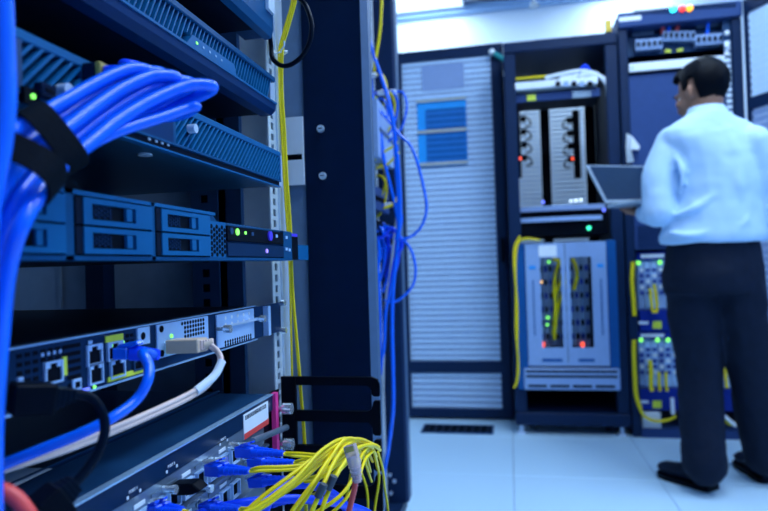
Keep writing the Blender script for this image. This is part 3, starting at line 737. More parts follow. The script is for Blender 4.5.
# ---- black power lead with two moulded plugs
X = -0.306
t = thing('power_lead', 'black power lead with moulded plugs looping below the router', 'power lead', at(60, 430, .40))
a = onx(14, 398, X+.004); dr = Vector((.75, .66, .02)).normalized()
p0 = at(10, 399, .36); p1 = at(53, 398, .375); d = (p1-p0).normalized(); up = Vector((0, 0, 1)); sd = d.cross(up).normalized(); up = sd.cross(d)
MB().obox((p0+p1)/2, d, sd, up, (p1-p0).length/2, .0095, .009).build('plug_body', 'black', t, bevel=.0012)
p2 = at(76, 394, .385)
for k in range(4):
    f = .05+k*.25; pc = p1.lerp(p2, f)
    MB().obox(pc, d, sd, up, .0019, .0068-.0008*k, .0066-.0009*k).build('strain_ring', 'cableblack', t, bevel=.0006)
MB().cyl(p1, p2, .0052, .0034, 12).build('strain_relief', 'cableblack', t, smooth=True)
P = [p2, at(90, 397, .39), at(101, 410, .392), at(105, 428, .392), at(100, 448, .388), at(88, 468, .382), at(76, 482, .376)]
MB().tube(smooth_path(P), .0031, 12).build('jacket', 'cableblack', t, smooth=True)
q0 = P[-1]; q1 = at(62, 494, .37); q2 = at(42, 515, .36)
d = (q1-q0).normalized(); sd = d.cross(Vector((0, 0, 1))).normalized(); up = sd.cross(d)
MB().cyl(q0, q1, .0032, .0055, 12).build('strain_relief', 'cableblack', t, smooth=True)
for k in range(3): MB().obox(q0.lerp(q1, .25+.3*k), d, sd, up, .0018, .0052+.0008*k, .0052+.0006*k).build('strain_ring', 'cableblack', t, bevel=.0006)
MB().obox((q1+q2)/2, d, sd, up, (q2-q1).length/2, .0105, .0095).build('plug_body', 'black', t, bevel=.0012)

# ---- blue patch lead in the router
t = thing('patch_cable', 'blue patch cable plugged into the yellow-labelled router port', 'cable', at(120, 352, .46))
c = onx(114, 353, X)
MB().box(X+.0022, X+.015, c.y-.006, c.y+.006, c.z-.0045, c.z+.0045).build('plug', 'cableblue', t, bevel=.001)
MB().prism([(X+.004, c.z+.0046), (X+.017, c.z+.0046), (X+.024, c.z+.007), (X+.022, c.z+.010), (X+.008, c.z+.0075)], 'y', c.y-.0045, c.y+.0045).build('latch_hood', 'cableblue', t, bevel=.0008)
e = Vector((X+.0152, c.y, c.z)); g = Vector((X+.036, c.y+.004, c.z-.002))
MB().tube([e, e.lerp(g, .5), g], [.0062, .0055, .0042], 14).build('boot', 'cablenavy', t, smooth=True)
P = [g-Vector((.004, 0, 0)), at(143, 353, .446), at(149, 366, .438), at(147, 382, .43), at(136, 400, .425), at(112, 418, .41), at(80, 434, .40), at(45, 448, .39), at(10, 462, .382), at(-30, 478, .375)]
MB().tube(smooth_path(P), .0037, 14).build('jacket', 'cableblue', t, smooth=True)
# ---- beige twin cable in the module
t = thing('beige_cable', 'beige twin cable with square plug running below the router to the left', 'cable', at(190, 345, .55))
a = onx(171, 346, X+.006); b_ = at(203, 345, .548)
d = (b_-a).normalized(); sd = d.cross(Vector((0, 0, 1))).normalized(); up = sd.cross(d)
MB().obox((a+b_)/2, d, sd, up, (b_-a).length/2, .009, .006).build('plug', 'plugbeige', t, bevel=.0008)
e = at(212, 342, .552); MB().cyl(b_, e, .0048, .0036, 12).build('boot', 'plugbeige', t, smooth=True)
for k in range(4): MB().obox(b_.lerp(e, .1+.25*k), d, sd, up, .0011, .0055-.0005*k, .0045-.0004*k).build('boot_rib', 'cablebeige', t, bevel=.0005)
for s in (0, 1):
    P = [at(209, 343+s*3, .55), at(218, 351+s*2, .548), at(221-s*2, 362+s*2, .54), at(210, 379+s*4, .528), at(190, 393+s*4.5, .51), at(150, 412+s*4.5, .475), at(105, 431+s*4.5, .44), at(60, 448+s*4.5, .415), at(10, 464+s*4.5, .395), at(-30, 478+s*4.5, .385)]
    MB().tube(smooth_path(P), .0021, 10).build('jacket', 'cablebeige', t, smooth=True)
P0, P1 = at(214, 376, .531), at(196, 391, .515)
MB().tube(smooth_path([at(222, 361, .541), P0, P1]), .0037, 10).build('sleeve', 'labelwhite', t, smooth=True)
cable('red_cable', 'red cable bending out of the lower left corner', 'cable', [at(-40, 480, .335), at(-10, 487, .335), at(10, 494, .335), at(24, 508, .335), at(32, 525, .335), at(36, 560, .335)], .0044, 'cablered', n=12)

# ---- yellow fibres beside the rail, black loop, white tie
YY = .80
for k, (lab, off, pts) in enumerate([
  ('left yellow fibre cable running down beside the mounting rail', 0, [(296, -40), (292, 0), (284, 30), (279, 52), (279, 90), (281.5, 130), (284, 180), (288, 240), (290, 280), (291, 330), (292, 372), (293, 440)]),
  ('middle yellow fibre cable running down beside the mounting rail', 1, [(299, -40), (294, 0), (286, 30), (281, 52), (281, 90), (283.5, 130), (286, 180), (290, 240), (292, 290), (296, 340), (300, 390), (304, 450)]),
  ('right yellow fibre cable running down beside the mounting rail', 2, [(301, -40), (296, 0), (288, 30), (283, 50), (282.5, 90), (285, 130), (287.5, 180), (291, 230), (293, 290), (298, 350), (302, 400), (305.5, 450)])]):
    cable('fibre_cable', lab, 'cable', [Vector((-.262+.004*off, .822-.006*off, 2.08)), Vector((-.262+.004*off, .822-.006*off, 1.7))]+[ony(x, y, .822-.006*off) for x, y in pts]+[ony(pts[-1][0]+2, 560, .822-.006*off)], .0016, 'cableyellow', 'yellow fibres beside the rail', n=8)
cable('black_cable', 'black cable looping out of the rack near the top of the rail', 'cable', [Vector((-.36, .78, 1.56)), ony(262, -75, .79), ony(280, -44, .785), ony(297, -6, .78), ony(306, 6, .775), ony(311.5, 24, .77), ony(309, 44, .77), ony(298, 60, .775), ony(284, 66, .78), ony(273, 59, .785), ony(271, 45, .79), ony(269, 20, .78), ony(266, -60, .78), Vector((-.40, .80, 1.5))], .0032, 'cableblack', n=12)
c = ony(277, 52, .806)
t = thing('cable_tie', 'white cable tie holding yellow fibres to the mounting rail', 'cable tie', c)
P = [c+Vector((.012*math.cos(a_*math.pi/8)-.001, .006*math.sin(a_*math.pi/8)+.010, .003*math.cos(a_*math.pi/8))) for a_ in range(17)]
MB().tube(P, .0012, 8).build('band', 'white', t, smooth=True)
MB().obox(c+Vector((-.006, -.002, -.001)), (1, 0, .2), (0, 1, 0), (-.2, 0, 1), .004, .003, .003).build('lock', 'white', t, bevel=.0006)
MB().tube(smooth_path([c+Vector((.006, 0, .002)), c+Vector((.012, -.004, .006)), c+Vector((.013, -.006, .012))]), .0011, 8).build('tail', 'white', t, smooth=True)

# ---- fibre patch cables in the chassis switch
def fibre(label, face, end, route, n_str=2, seat=.008):
    """duplex blue connector at pixel `face` on the switch front, boots to pixel `end`, then yellow strands along route"""
    f = onx(*face, X); df = (f-ORG).dot(CAMROT @ Vector((0, 0, -1)))
    base = Vector((X+seat, f.y, f.z)); tip = at(end[0], end[1], end[2]); d = (tip-base).normalized()
    t = thing('fibre_patch_cable', label, 'cable', base, 'fibre patch cables of the chassis switch')
    sd = d.cross(Vector((0, 0, 1))).normalized(); up = sd.cross(d); L = (tip-base).length
    MB().cyl(base-d*.004-sd*.0075+up*.002, base-sd*.0075+up*.002+d*(L*.24), .0046, n=14).build('ferrule_sleeve', 'chrome', t, smooth=True)
    for s in (-1, 1):
        o = sd*(s*.0042)
        MB().obox(base+d*(L*.33)+o, d, sd, up, L*.15, .0034, .0052).build('connector', 'lcblue', t, bevel=.0007)
        MB().obox(base+d*(L*.30)+o+up*.0068, d+up*.28, sd, up-d*.28, L*.13, .002, .0009).build('latch', 'lcblue', t)
        b0 = base+d*(L*.48)+o; pts = [b0.lerp(tip+o*.35, k/6) for k in range(7)]
        MB().tube(pts, [.0042, .0040, .0036, .0033, .0030, .0027, .0024], 10).build('boot', 'lcblue', t, smooth=True)
        for k in range(1, 6): MB().tube([pts[k], pts[k]+d*.0016], [.0046-.0003*k]*2, 10).build('boot_rib', 'lcblue', t)
        R = [pts[-1]-d*.002]+[at(px+s*.6, py+s*1.6, dd+s*.004) for px, py, dd in route]
        MB().tube(smooth_path(R), .00165, 8).build('strand', 'cableyellow', t, smooth=True)
hump = [(345, 447, .635), (366, 443, .66), (378, 448, .70), (374, 470, .78)]
fibre('uppermost blue fibre connector in the chassis switch', (222, 450), (284, 453.5, .63), [(300, 455, .63), (322, 456, .63), (340, 451, .64), (358, 444, .66), (372, 448, .69), (378, 470, .78)])
fibre('blue fibre connector nearest the camera with bright silver sleeve', (194, 468), (250, 471, .565), [(262, 469, .565), (290, 468, .57), (316, 464, .58), (335, 452, .60), (352, 441, .63), (368, 443, .67), (376, 455, .75)])
fibre('blue fibre connector half hidden behind the silver-sleeved one', (236, 462), (294, 462.5, .65), [(306, 461, .65), (325, 459, .65), (342, 452, .66), (362, 447, .69), (370, 470, .76)])
fibre('blue fibre connector below the two lit ones', (238, 482), (294, 479, .64), [(308, 480, .63), (322, 475, .62), (338, 462, .63), (356, 450, .66), (368, 462, .75)])
fibre('blue fibre connector at the bottom edge left of the yellow strands', (190, 508), (240, 509, .55), [(252, 509, .545), (275, 497, .545), (300, 480, .555), (325, 458, .58), (345, 445, .62), (362, 444, .66), (372, 460, .75)])
fibre('blue fibre connector at the bottom left of the switch', (140, 509), (182, 511, .49), [(196, 516, .49), (230, 518, .50), (262, 506, .51), (296, 480, .53), (322, 452, .57), (345, 440, .62), (366, 446, .68)])
fibre('blue fibre connector at the bottom right of the switch front', (250, 504), (304, 498, .65), [(318, 494, .645), (330, 480, .64), (346, 462, .65), (360, 452, .69), (371, 480, .77)])
# loose yellow strands that fall back to the lower left
falls = [
 ('leftmost yellow strand falling from the hump to the lower edge', [(236, 520, .52), (262, 497, .53), (290, 476, .545), (312, 459, .57), (333, 446, .60), (350, 442, .64), (370, 450, .70)], .0019),
 ('second yellow strand from the left falling from the hump', [(240, 526, .51), (268, 500, .525), (296, 478, .54), (318, 458, .565), (338, 444, .60), (356, 442, .65), (374, 452, .71)], .0019),
 ('yellow strand right of the leftmost pair falling from the hump', [(283, 524, .53), (300, 500, .54), (315, 480, .55), (328, 460, .575), (342, 443, .61), (358, 439, .65), (376, 447, .70)], .0019),
 ('yellow strand carrying grey tape and falling to the lower edge', [(306, 524, .53), (316, 502, .535), (325, 481, .55), (334, 462, .575), (346, 446, .61), (360, 440, .65), (377, 446, .70)], .0021),
 ('second taped yellow strand falling to the lower edge', [(318, 526, .54), (324, 503, .545), (335, 478, .56), (347, 459, .59), (358, 448, .63), (372, 445, .68), (380, 450, .73)], .0021),
 ('yellow strand sweeping in front of the red cable to the right', [(292, 524, .56), (320, 510, .57), (342, 494, .58), (355, 474, .60), (362, 455, .64), (370, 446, .68), (379, 447, .72)], .0019),
 ('lower yellow strand sweeping to the right below the red cable plug', [(300, 530, .57), (330, 514, .58), (348, 496, .59), (358, 480, .61), (365, 460, .65), (374, 450, .70)], .0017),
 ('yellow strand arching highest over the hump', [(288, 524, .54), (305, 500, .55), (320, 476, .56), (334, 452, .585), (344, 440, .61), (354, 439, .63), (360, 447, .66), (352, 470, .70), (346, 500, .74)], .0018),
 ('yellow strand hanging inside the cable bracket on the right', [(372, 448, .78), (377, 462, .80), (379, 480, .812), (376, 500, .815), (372, 530, .815)], .0018),
 ('yellow strand hanging inside the cable bracket on the left', [(352, 452, .77), (360, 470, .80), (366, 486, .812), (368, 505, .815), (366, 530, .815)], .0018),
 ('yellow strand hanging outside the bracket down the post', [(378, 452, .76), (383, 470, .80), (385, 490, .83), (388, 510, .85), (391, 560, .87)], .0016)]
for lab, pts, r in falls:
    cable('fibre_cable', lab, 'cable', [at(*p) for p in pts], r, 'cableyellow', 'yellow strands below the switch', n=8)
for px, py, dd, ax_ in ((321, 490, .536, (.3, -1)), (331, 482, .548, (.3, -1))):
    a = at(px-3, py+7, dd); b_ = at(px+3, py-6, dd)
    MB().tube([a, a.lerp(b_, .5), b_], .0036, 12).build('tape_band', 'tape', label='grey tape band on yellow strands, %s one' % ('lower left' if px < 325 else 'upper right'), cat='tape', group='grey tape bands', smooth=True)
# thick blue cables at the bottom
for lab, pts, r in [
 ('thick blue cable at the lower edge behind the yellow strands', [(170, 530, .56), (205, 512, .57), (250, 502, .58), (300, 499, .60), (340, 504, .64), (372, 516, .70), (390, 545, .75)], .0043),
 ('thick blue cable emerging between the switch connectors', [(262, 520, .62), (270, 498, .62), (285, 487, .63), (305, 484, .64), (325, 490, .66), (345, 506, .69), (356, 540, .72)], .005)]:
    cable('blue_cable', lab, 'cable', [at(*p) for p in pts], r, 'cablenavy', 'thick blue cables under the switch', n=12)
# red lead with a clear plug
t = thing('patch_cable', 'red patch cable with a clear hooded plug lying over the yellow strands', 'cable', at(356, 490, .56))
P = [at(340, 560, .57), at(347, 520, .56), at(351, 503, .555), at(354.5, 488, .55), at(356, 475, .548)]
MB().tube(smooth_path(P), .0026, 12).build('jacket', 'cablered', t, smooth=True)
a = at(357.5, 482, .548); b_ = at(354, 461, .548); c_ = at(350.5, 448, .55)
MB().tube([a, a.lerp(b_, .5), b_, b_.lerp(c_, .4)], [.0036, .0046, .0062, .0056], 12).build('hood', 'clear', t, smooth=True)
for k in range(4): pk = a.lerp(b_, .1+.2*k); MB().tube([pk, pk+(b_-a)*.06], [.0046+.0004*k]*2, 12).build('hood_rib', 'clear', t)
d = (c_-b_).normalized(); sd = d.cross(Vector((0, 1, 0))).normalized(); up = sd.cross(d)
MB().obox(b_.lerp(c_, .7), d, sd, up, .0062, .0052, .004).build('plug', 'clear', t, bevel=.0006)
MB().obox(b_.lerp(c_, .95), d, sd, up, .0022, .004, .0042).build('contacts', 'gold', t)

# ================================================================ second rack, beyond the post
RY = 2.2
rb = thing('server_rack', 'dark server rack beyond the near post with hanging blue cables', 'server rack', (-.85, 1.85, 0))
xa, xb = -.47, -.385
MB().prism([(xa, RY), (xb-.008, RY), (xb, RY+.012), (xb, RY+.07), (xa, RY+.07)], 'z', .085, 2.1).build('corner_post', 'cabframe', rb)
MB().box(xb-.0075, xb+.0012, RY+.014, RY+.069, .09, 2.095).build('post_lit_edge', 'postlit', rb)  # lit side of the post, put into the colour of a thin skin
MB().box(-1.35, -.47, RY+.02, RY+.03, .085, 2.1).build('side_panel', 'rackmid', rb)
MB().box(-1.35, -.395, 1.42, RY+.068, 2.1, 2.16).build('top_frame', 'cabframe', rb)
MB().box(-1.35, -.40, 1.42, RY+.065, .05, .084).build('base_frame', 'cabframe', rb)
MB().prism([(xa, 1.42), (xb-.02, 1.42), (xb-.02, 1.47), (xa, 1.47)], 'z', .085, 2.1).build('corner_post', 'cabframe', rb)
for px, py in ((390, 475), (394.5, 481), (391, 493)):
    c = ony(px, py, RY); MB().cyl((c.x, RY-.004, c.z), (c.x, RY, c.z), .007, n=10).build('post_screw', 'zinc', rb)
for x_, y_ in ((-.43, RY+.035), (-.43, 1.45), (-1.28, RY), (-1.28, 1.47)):
    MB().cyl((x_, y_-.012, .026), (x_, y_+.012, .026), .025, n=14).build('caster', 'caster', rb, smooth=True)
RXB = -.455
rail(2.145, 2.175, RXB, rb); rail(1.48, 1.51, RXB, rb)
MB().box(-1.3, -1.29, 1.48, RY, .1, 2.09).build('rear_panel', 'rackdark', rb)
# devices in the second rack
def bdev(label, cat, name, py_t, py_b, m, mf, out=0):
    z1 = ony(385, py_t, 2.05).z; z0 = ony(385, py_b, 2.05).z
    t = thing(name, label, cat, (-.7, 1.83, z0))
    MB().box(-1.0, RXB-.012, 1.515, 2.14, z0+.001, z1-.001).build('body', 'chassis', t)
    MB().box(RXB-.011, RXB+.004+out, 1.512+out*6, 2.142, z0, z1).build('front_panel', mf, t, bevel=.001)
    k = 0
    for y in [2.13-.03*i for i in range(8)]:
        MB().box(RXB+.004+out, RXB+.008+out, y-.009, y+.009, (z0+z1)/2-.008, (z0+z1)/2+.006).build('port', m, t); k += 1
    return t, z0, z1
bdev('network switch just beyond the near post, upper one', 'network switch', 'rack_switch', 62, 108, 'black', 'panelblue')
bdev('pale grey box among the hanging blue cables', 'network device', 'network_device', 111, 165, 'steel', 'doorgrey', .062)
bdev('dark network switch beneath the pale grey box', 'network switch', 'rack_switch', 190, 212, 'hole', 'panelblue', .04)
bdev('lowest network switch behind the dense blue plugs', 'network switch', 'rack_switch', 222, 250, 'hole', 'black', .04)
# white plugs with short yellow and blue tails
plugs = [(373, 75, 'white', 'cableyellow'), (381, 93, 'white', 'cableyellow'), (374, 99, 'labelyellow', 'cableblue'), (393, 92, 'white', 'cableblue'), (372, 164, 'white', 'cableyellow'), (373, 176, 'white', 'cableyellow'), (374, 222, 'labelyellow', 'cableblue'), (384, 92, 'labelwhite', 'cableblue'), (388, 205, 'white', 'cableblue')]
names_ = ['topmost white plug beside the near post', 'white plug above the pale grey box', 'yellow plug at the near post above the pale box', 'outermost white plug above the pale grey box', 'white plug level with the yellow lead below the pale box', 'small white plug under the yellow lead', 'yellow plug among the dense blue leads', 'second white plug above the pale grey box', 'white plug amid the blue cables at mid height']
for (px, py, m, mc), nm in zip(plugs, names_):
    p = ony(px, py, 2.02+.01*(px % 3)); t = thing('patch_lead', 'short patch lead with %s' % nm, 'cable', p, 'patch leads in the second rack')
    MB().obox(p, (1, 0, 0), (0, 1, 0), (0, 0, 1), .012, .008, .007).build('plug', m, t, bevel=.002)
    MB().tube(smooth_path([p+Vector((.012, 0, 0)), p+Vector((.035, -.01, -.008)), p+Vector((.045, .0, -.05)), p+Vector((.02, .02, -.12)), p+Vector((-.03, .03, -.16))]), .0036, 8).build('jacket', mc, t, smooth=True)
    MB().tube(smooth_path([p+Vector((-.012, 0, 0)), p+Vector((-.03, 0, 0)), Vector((RXB+.03, p.y, p.z))]), .004, 8).build('lead_in', mc, t, smooth=True)
for lab, pts, r, m in [
 ('long blue cable hanging from the top beside the near post', [(365, -10), (367, 30), (376, 62), (385, 88), (392, 115), (396, 145), (399, 180), (400, 215), (397, 250), (393, 290), (392, 330), (393, 370), (393, 410), (388, 450), (383, 480), (381, 520)], .0062, 'cableblue'),
 ('blue cable looping furthest right across the perforated door', [(378, 108), (388, 120), (400, 135), (410, 145), (418, 165), (424, 190), (426.5, 208), (422, 225), (412, 236), (400, 240)], .0046, 'cableblue'),
 ('lower blue loop in front of the perforated door', [(400, 236), (410, 248), (415, 265), (414, 282), (406, 294), (394, 302), (384, 300)], .0042, 'cableblue'),
 ('blue cable running from the post edge down to the dense plugs', [(370, 78), (374, 108), (380, 130), (384, 160), (390, 185), (395, 205), (398, 225), (396, 240)], .0058, 'cableblue'),
 ('blue cable just left of the longest hanging one', [(388, 105), (394, 130), (396, 165), (398, 200), (398, 240), (394, 275), (386, 310), (384, 345), (380, 375)], .006, 'cableblue'),
 ('blue cable hugging the near post at mid height', [(376, 230), (379, 250), (378, 270), (379, 290), (380, 320), (380, 345), (378, 370)], .0058, 'cableblue'),
 ('dark blue cable bunched among the dense plugs', [(374, 240), (384, 236), (392, 228), (398, 236), (402, 246), (394, 262), (388, 300)], .0055, 'cablenavy'),
 ('pale grey cable between the blue ones', [(398, 205), (394, 240), (390, 275), (386, 300), (384, 345), (383, 400), (383, 460), (383, 520)], .0038, 'foodgrey'),
 ('yellow cable near the top beyond the post', [(380, -10), (381, 15), (379, 38), (376, 55), (374, 72)], .0048, 'cableyellow'),
 ('upper yellow lead below the pale grey box', [(374, 160), (384, 152), (394, 146), (398, 142)], .0042, 'cableyellow'),
 ('lower yellow lead below the pale grey box', [(376, 168), (386, 165), (394, 158), (399, 152)], .0042, 'cableyellow'),
 ('yellow lead above the dense blue plugs', [(384, 208), (392, 205), (396, 200), (400, 192)], .005, 'cableyellow')]:
    cable('blue_cable' if 'lue' in m or 'navy' in m else ('yellow_cable' if 'yellow' in m else 'grey_cable'), lab, 'cable', ([Vector((-.42, 1.93, 2.09)), Vector((-.425, 1.93, 1.85))] if pts[0][1] < 0 else [])+[ony(x, y, 1.93) for x, y in pts], r, m, 'cables hanging in the second rack', n=10)
c0 = [ony(x, y, 1.98) for x, y in ((375, 226), (380, 232), (377, 240), (386, 228), (383, 243), (391, 236))]
for k, p in enumerate(c0):
    t = thing('patch_lead', 'short blue patch lead in the dense cluster, %s' % ['upper left', 'middle left', 'lower left', 'upper centre', 'lower centre', 'rightmost'][k], 'cable', p, 'dense blue leads')
    MB().tube(smooth_path([Vector((RXB+.009, p.y+.03, p.z)), p, p+Vector((.03, -.02, -.02)), p+Vector((.02, -.01, -.09)), p+Vector((-.01, .02, -.16))]), .0055, 10).build('jacket', 'cablenavy' if k % 2 else 'cableblue', t, smooth=True)
    MB().obox(p, (1, .2, 0), (-.2, 1, 0), (0, 0, 1), .012, .008, .008).build('boot', 'cableblue', t, bevel=.002)
# ================================================================ back row of cabinets
def by(px, py, Y): return ony(px, py, Y)
def perforated(b, x0, x1, z0, z1, Y, pitch=.0345, bar=.0165, vp=.0145, vb=.0075, d=.004, both=False):
    """horizontal ribs in front of thin vertical wires"""
    n = max(1, round((z1-z0)/pitch)); p = (z1-z0)/n
    for i in range(n): b.box(x0, x1, Y, Y+d, z0+i*p+(p-bar)/2, z0+i*p+(p+bar)/2)
    m_ = max(1, round((x1-x0)/vp)); q_ = (x1-x0)/m_
    for i in range(m_): b.box(x0+i*q_, x0+i*q_+vb, Y+d, Y+d*1.6, z0, z1)
    return b
# ---- cabinet with the closed perforated door
Y = 3.75
x0 = by(401, 420, Y).x; x1 = by(516, 425, 3.45).x-.0015; zt = by(450, 47.5, Y).z
c1 = thing('server_cabinet', 'dark server cabinet with a closed silver perforated door', 'cabinet', ((x0+x1)/2, Y+.45, 0))
b = MB(); b.box(x0, x0+.03, Y+.03, Y+.9, .03, zt-.03); b.box(x1-.03, x1, Y+.03, Y+.9, .03, zt-.03)
b.build('side_wall', 'cabframe', c1)
MB().box(x0, x1, Y+.005, Y+.9, zt-.029, zt).build('roof', 'cabframe', c1)
MB().box(x0, x1, Y+.03, Y+.9, .0, .029).build('base', 'cabframe', c1)
MB().box(x0+.031, x1-.031, Y+.88, Y+.9, .03, zt-.03).build('rear_wall', 'meshback', c1)
X0, X1 = x0+.004, by(512.5, 420, Y).x; DZ0, DZ1 = .015, zt-.034
gx0, gx1 = by(406, 200, Y).x, by(495.5, 200, Y).x
za = by(450, 59, Y).z; zb_ = by(450, 361, Y).z; zc = by(450, 372, Y).z; zd = by(450, 408, Y).z
b = MB(); b.box(X0, gx0, Y-.02, Y+.004, DZ0, DZ1); b.box(gx1, X1, Y-.02, Y+.004, DZ0, DZ1)
b.box(gx0, gx1, Y-.02, Y+.004, za, DZ1); b.box(gx0, gx1, Y-.02, Y+.004, zc, zb_); b.box(gx0, gx1, Y-.02, Y+.004, DZ0, zd)
door = b.build('door', 'cabframe', c1)
perforated(MB(), gx0, gx1, zb_, za, Y-.008).build('perforated_panel', 'mesh', door)
perforated(MB(), gx0, gx1, zd, zc, Y-.008).build('perforated_panel', 'mesh', door)
MB().box(gx0, gx1, Y-.0015, Y, zd, za).build('panel_backing', 'meshback', door)
hx = by(503, 250, Y).x
MB().box(hx-.012, hx+.012, Y-.04, Y-.0205, by(503, 262, Y).z, by(503, 238, Y).z).build('door_handle', 'black', door, bevel=.003)
for py in (60, 232, 392): c = by(402.5, py, Y); MB().box(X0-.002, X0+.012, Y-.027, Y-.0205, c.z-.02, c.z+.02).build('hinge', 'zinc', door)
# blue window plate with pale bars, and the grey patch above
wx0, wx1 = by(418, 130, Y).x, by(467, 130, Y).x; wz1 = by(442, 98, Y).z; wz0 = by(442, 166, Y).z
MB().box(wx0, wx1, Y-.014, Y-.0085, wz0, wz1).build('blue_plate', 'cyan', door, bevel=.001)
MB().box(by(426, 130, Y).x, wx1-.004, Y-.018, Y-.0145, wz0+.02, by(442, 110, Y).z).build('window_pane', 'deepblue', door)
for py in (100.5, 131.5, 164):
    z = by(442, py, Y).z; MB().box(wx0, wx1, Y-.026, Y-.0185, z-.009, z+.009).build('pale_bar', 'beigebar', door)
for i in range(9):
    z = wz0+.05+i*.036; MB().box(by(427, 130, Y).x, wx1-.006, Y-.0195, Y-.0182, z-.006, z+.006).build('pane_slat', 'chassisblue', door)
MB().box(by(422, 75, Y).x, by(464, 75, Y).x, Y-.013, Y-.0085, by(442, 90, Y).z, by(442, 65, Y).z).build('grey_patch', 'greypatch', door)
# teal lever at the door top
a = by(492, 52, Y-.05); b_ = by(505, 60, Y-.05)
t = thing('cable_hook', 'small teal hook hanging at the top corner of the perforated door', 'hook', a)
MB().cyl(a, b_, .012, .016, 10).build('lever', 'teal', t, smooth=True)
MB().ell(a, .018, .018, .018).build('knob', 'white', t, smooth=True)
MB().cyl(by(505, 70, Y-.045), by(505, 76, Y-.045), .01, n=10).build('end_cap', 'white', t, smooth=True)
MB().tube([b_, by(505.5, 66, Y-.045), by(505, 71, Y-.045)], .006, 8).build('wire', 'teal', t, smooth=True)
# ---- open cabinet with the router chassis
Y = 3.45
x0 = by(516, 425, Y).x; x1 = by(631, 425, Y).x; zt = by(558, 38, Y).z
c2 = thing('server_cabinet', 'open dark cabinet on casters holding a tall router with grey doors', 'cabinet', ((x0+x1)/2, Y+.45, 0))
pw0 = by(514, 250, Y).x; 
zbase0, zbase1 = by(570, 428, Y).z+.0, by(570, 413, Y).z
zbase0 = max(.05, zbase0)
for xa_, xb_ in ((x0, x0+.062), (x1-.062, x1)):
    MB().box(xa_, xb_, Y, Y+.05, zbase1+.001, zt-.06).build('front_post', 'cabframe', c2, bevel=.004)
MB().box(x0, x1, Y-.01, Y+.9, zt-.059, zt).build('roof', 'cabframe', c2, bevel=.005)
MB().box(x0, x1, Y-.01, Y+.9, zbase0, zbase1).build('base', 'cabframe', c2, bevel=.006)
MB().box(x0+.001, x0+.012, Y+.051, Y+.9, zbase1+.001, zt-.06).build('side_wall', 'rackdark', c2)
MB().box(x1-.012, x1-.001, Y+.051, Y+.9, zbase1+.001, zt-.06).build('side_wall', 'rackdark', c2)
for px in (533, 609):
    x = by(px, 420, Y+.1).x; MB().cyl((x-.014, Y+.12, .033), (x+.014, Y+.12, .033), .032, n=18).build('caster', 'caster', c2, smooth=True)
    MB().cyl((x-.016, Y+.12, .033), (x+.016, Y+.12, .033), .014, n=12).build('caster_hub', 'white', c2, smooth=True)
    MB().cyl((x-.014, Y+.75, .033), (x+.014, Y+.75, .033), .032, n=18).build('caster', 'caster', c2, smooth=True)
for px in (522, 623):
    x = by(px, 430, Y+.01).x; MB().tube([(x, Y+.03, 0), (x, Y+.03, .012), (x, Y+.03, .012), (x, Y+.03, zbase0)], [.028, .024, .012, .012], 14).build('levelling_foot', 'zinc', c2, smooth=True)
# rear perforated doors and stile
YR = Y+.86
def rp(px): return by(px, 150, YR).x
rz0, rz1 = by(550, 245, YR).z, by(550, 70, YR).z
for a, b_ in ((x0+.015, rp(541)), (rp(550), rp(585))):
    perforated(MB(), a, b_, rz0, rz1, YR, .03, .010, .014, .0034).build('rear_perforated_door', 'mesh', c2)
MB().box(rp(541), rp(550), YR-.005, YR+.02, zbase1, zt-.06).build('rear_stile', 'black', c2)
MB().box(x0+.015, x1-.015, YR+.012, YR+.016, zbase1+.001, rz0).build('rear_panel', 'black', c2)
MB().box(x0+.015, x1-.015, YR+.0, YR+.03, rz1, zt-.06).build('rear_panel', 'black', c2)
MB().box(rp(585), x1-.014, YR-.03, YR-.02, rz0, rz1).build('rear_panel', 'black', c2)
# mounting rails
for px in (511, 612):
    x = by(px, 200, Y+.06).x; b = MB(); b.box(x-.016, x+.016, Y+.055, Y+.06, zbase1+.001, zt-.061); b.build('mounting_rail', 'rackmid', c2)
    for i, py in enumerate((86, 103, 114, 131, 168, 200, 215, 227, 391, 399)):
        z = by(px, py, Y+.055).z; MB().cyl((x, Y+.048, z), (x, Y+.0545, z), .007, n=8).build('rail_screw', 'zinc' if i % 3 else 'gold', c2)
# power strips
for px in (517.5, 576.5):
    x = by(px, 140, Y+.7).x; z0 = by(px, 178, Y+.7).z; z1 = by(px, 110, Y+.7).z
    t = thing('power_strip', 'vertical black power strip with plugs, %s' % ('left one beside the cabinet post' if px < 540 else 'right one with the bright red lamp'), 'power strip', (x, Y+.7, z0), 'power strips in the open cabinet')
    MB().box(x-.02, x+.02, Y+.69, Y+.73, z0, z1).build('housing', 'black', t, bevel=.003)
    for k in range(4):
        z = z1-.06-k*.085; s = 1 if px < 540 else -1
        MB().box(x-.018+s*.04, x+.018+s*.04, Y+.67, Y+.71, z-.022, z+.012).build('plug', 'black', t, bevel=.004)
        MB().tube(smooth_path([(x+s*.04, Y+.665, z), (x+s*.07, Y+.65, z-.01), (x+s*.085, Y+.66, z-.05), (x+s*.05, Y+.67, z-.06)]), .005, 8).build('lead', 'cableblack', t, smooth=True)
    c = by(572.5 if px > 540 else 520.5, 158.5, Y+.66)
    MB().ell((c.x, Y+.66, c.z), .009, .006, .010).build('lamp', 'ledred', t, smooth=True)
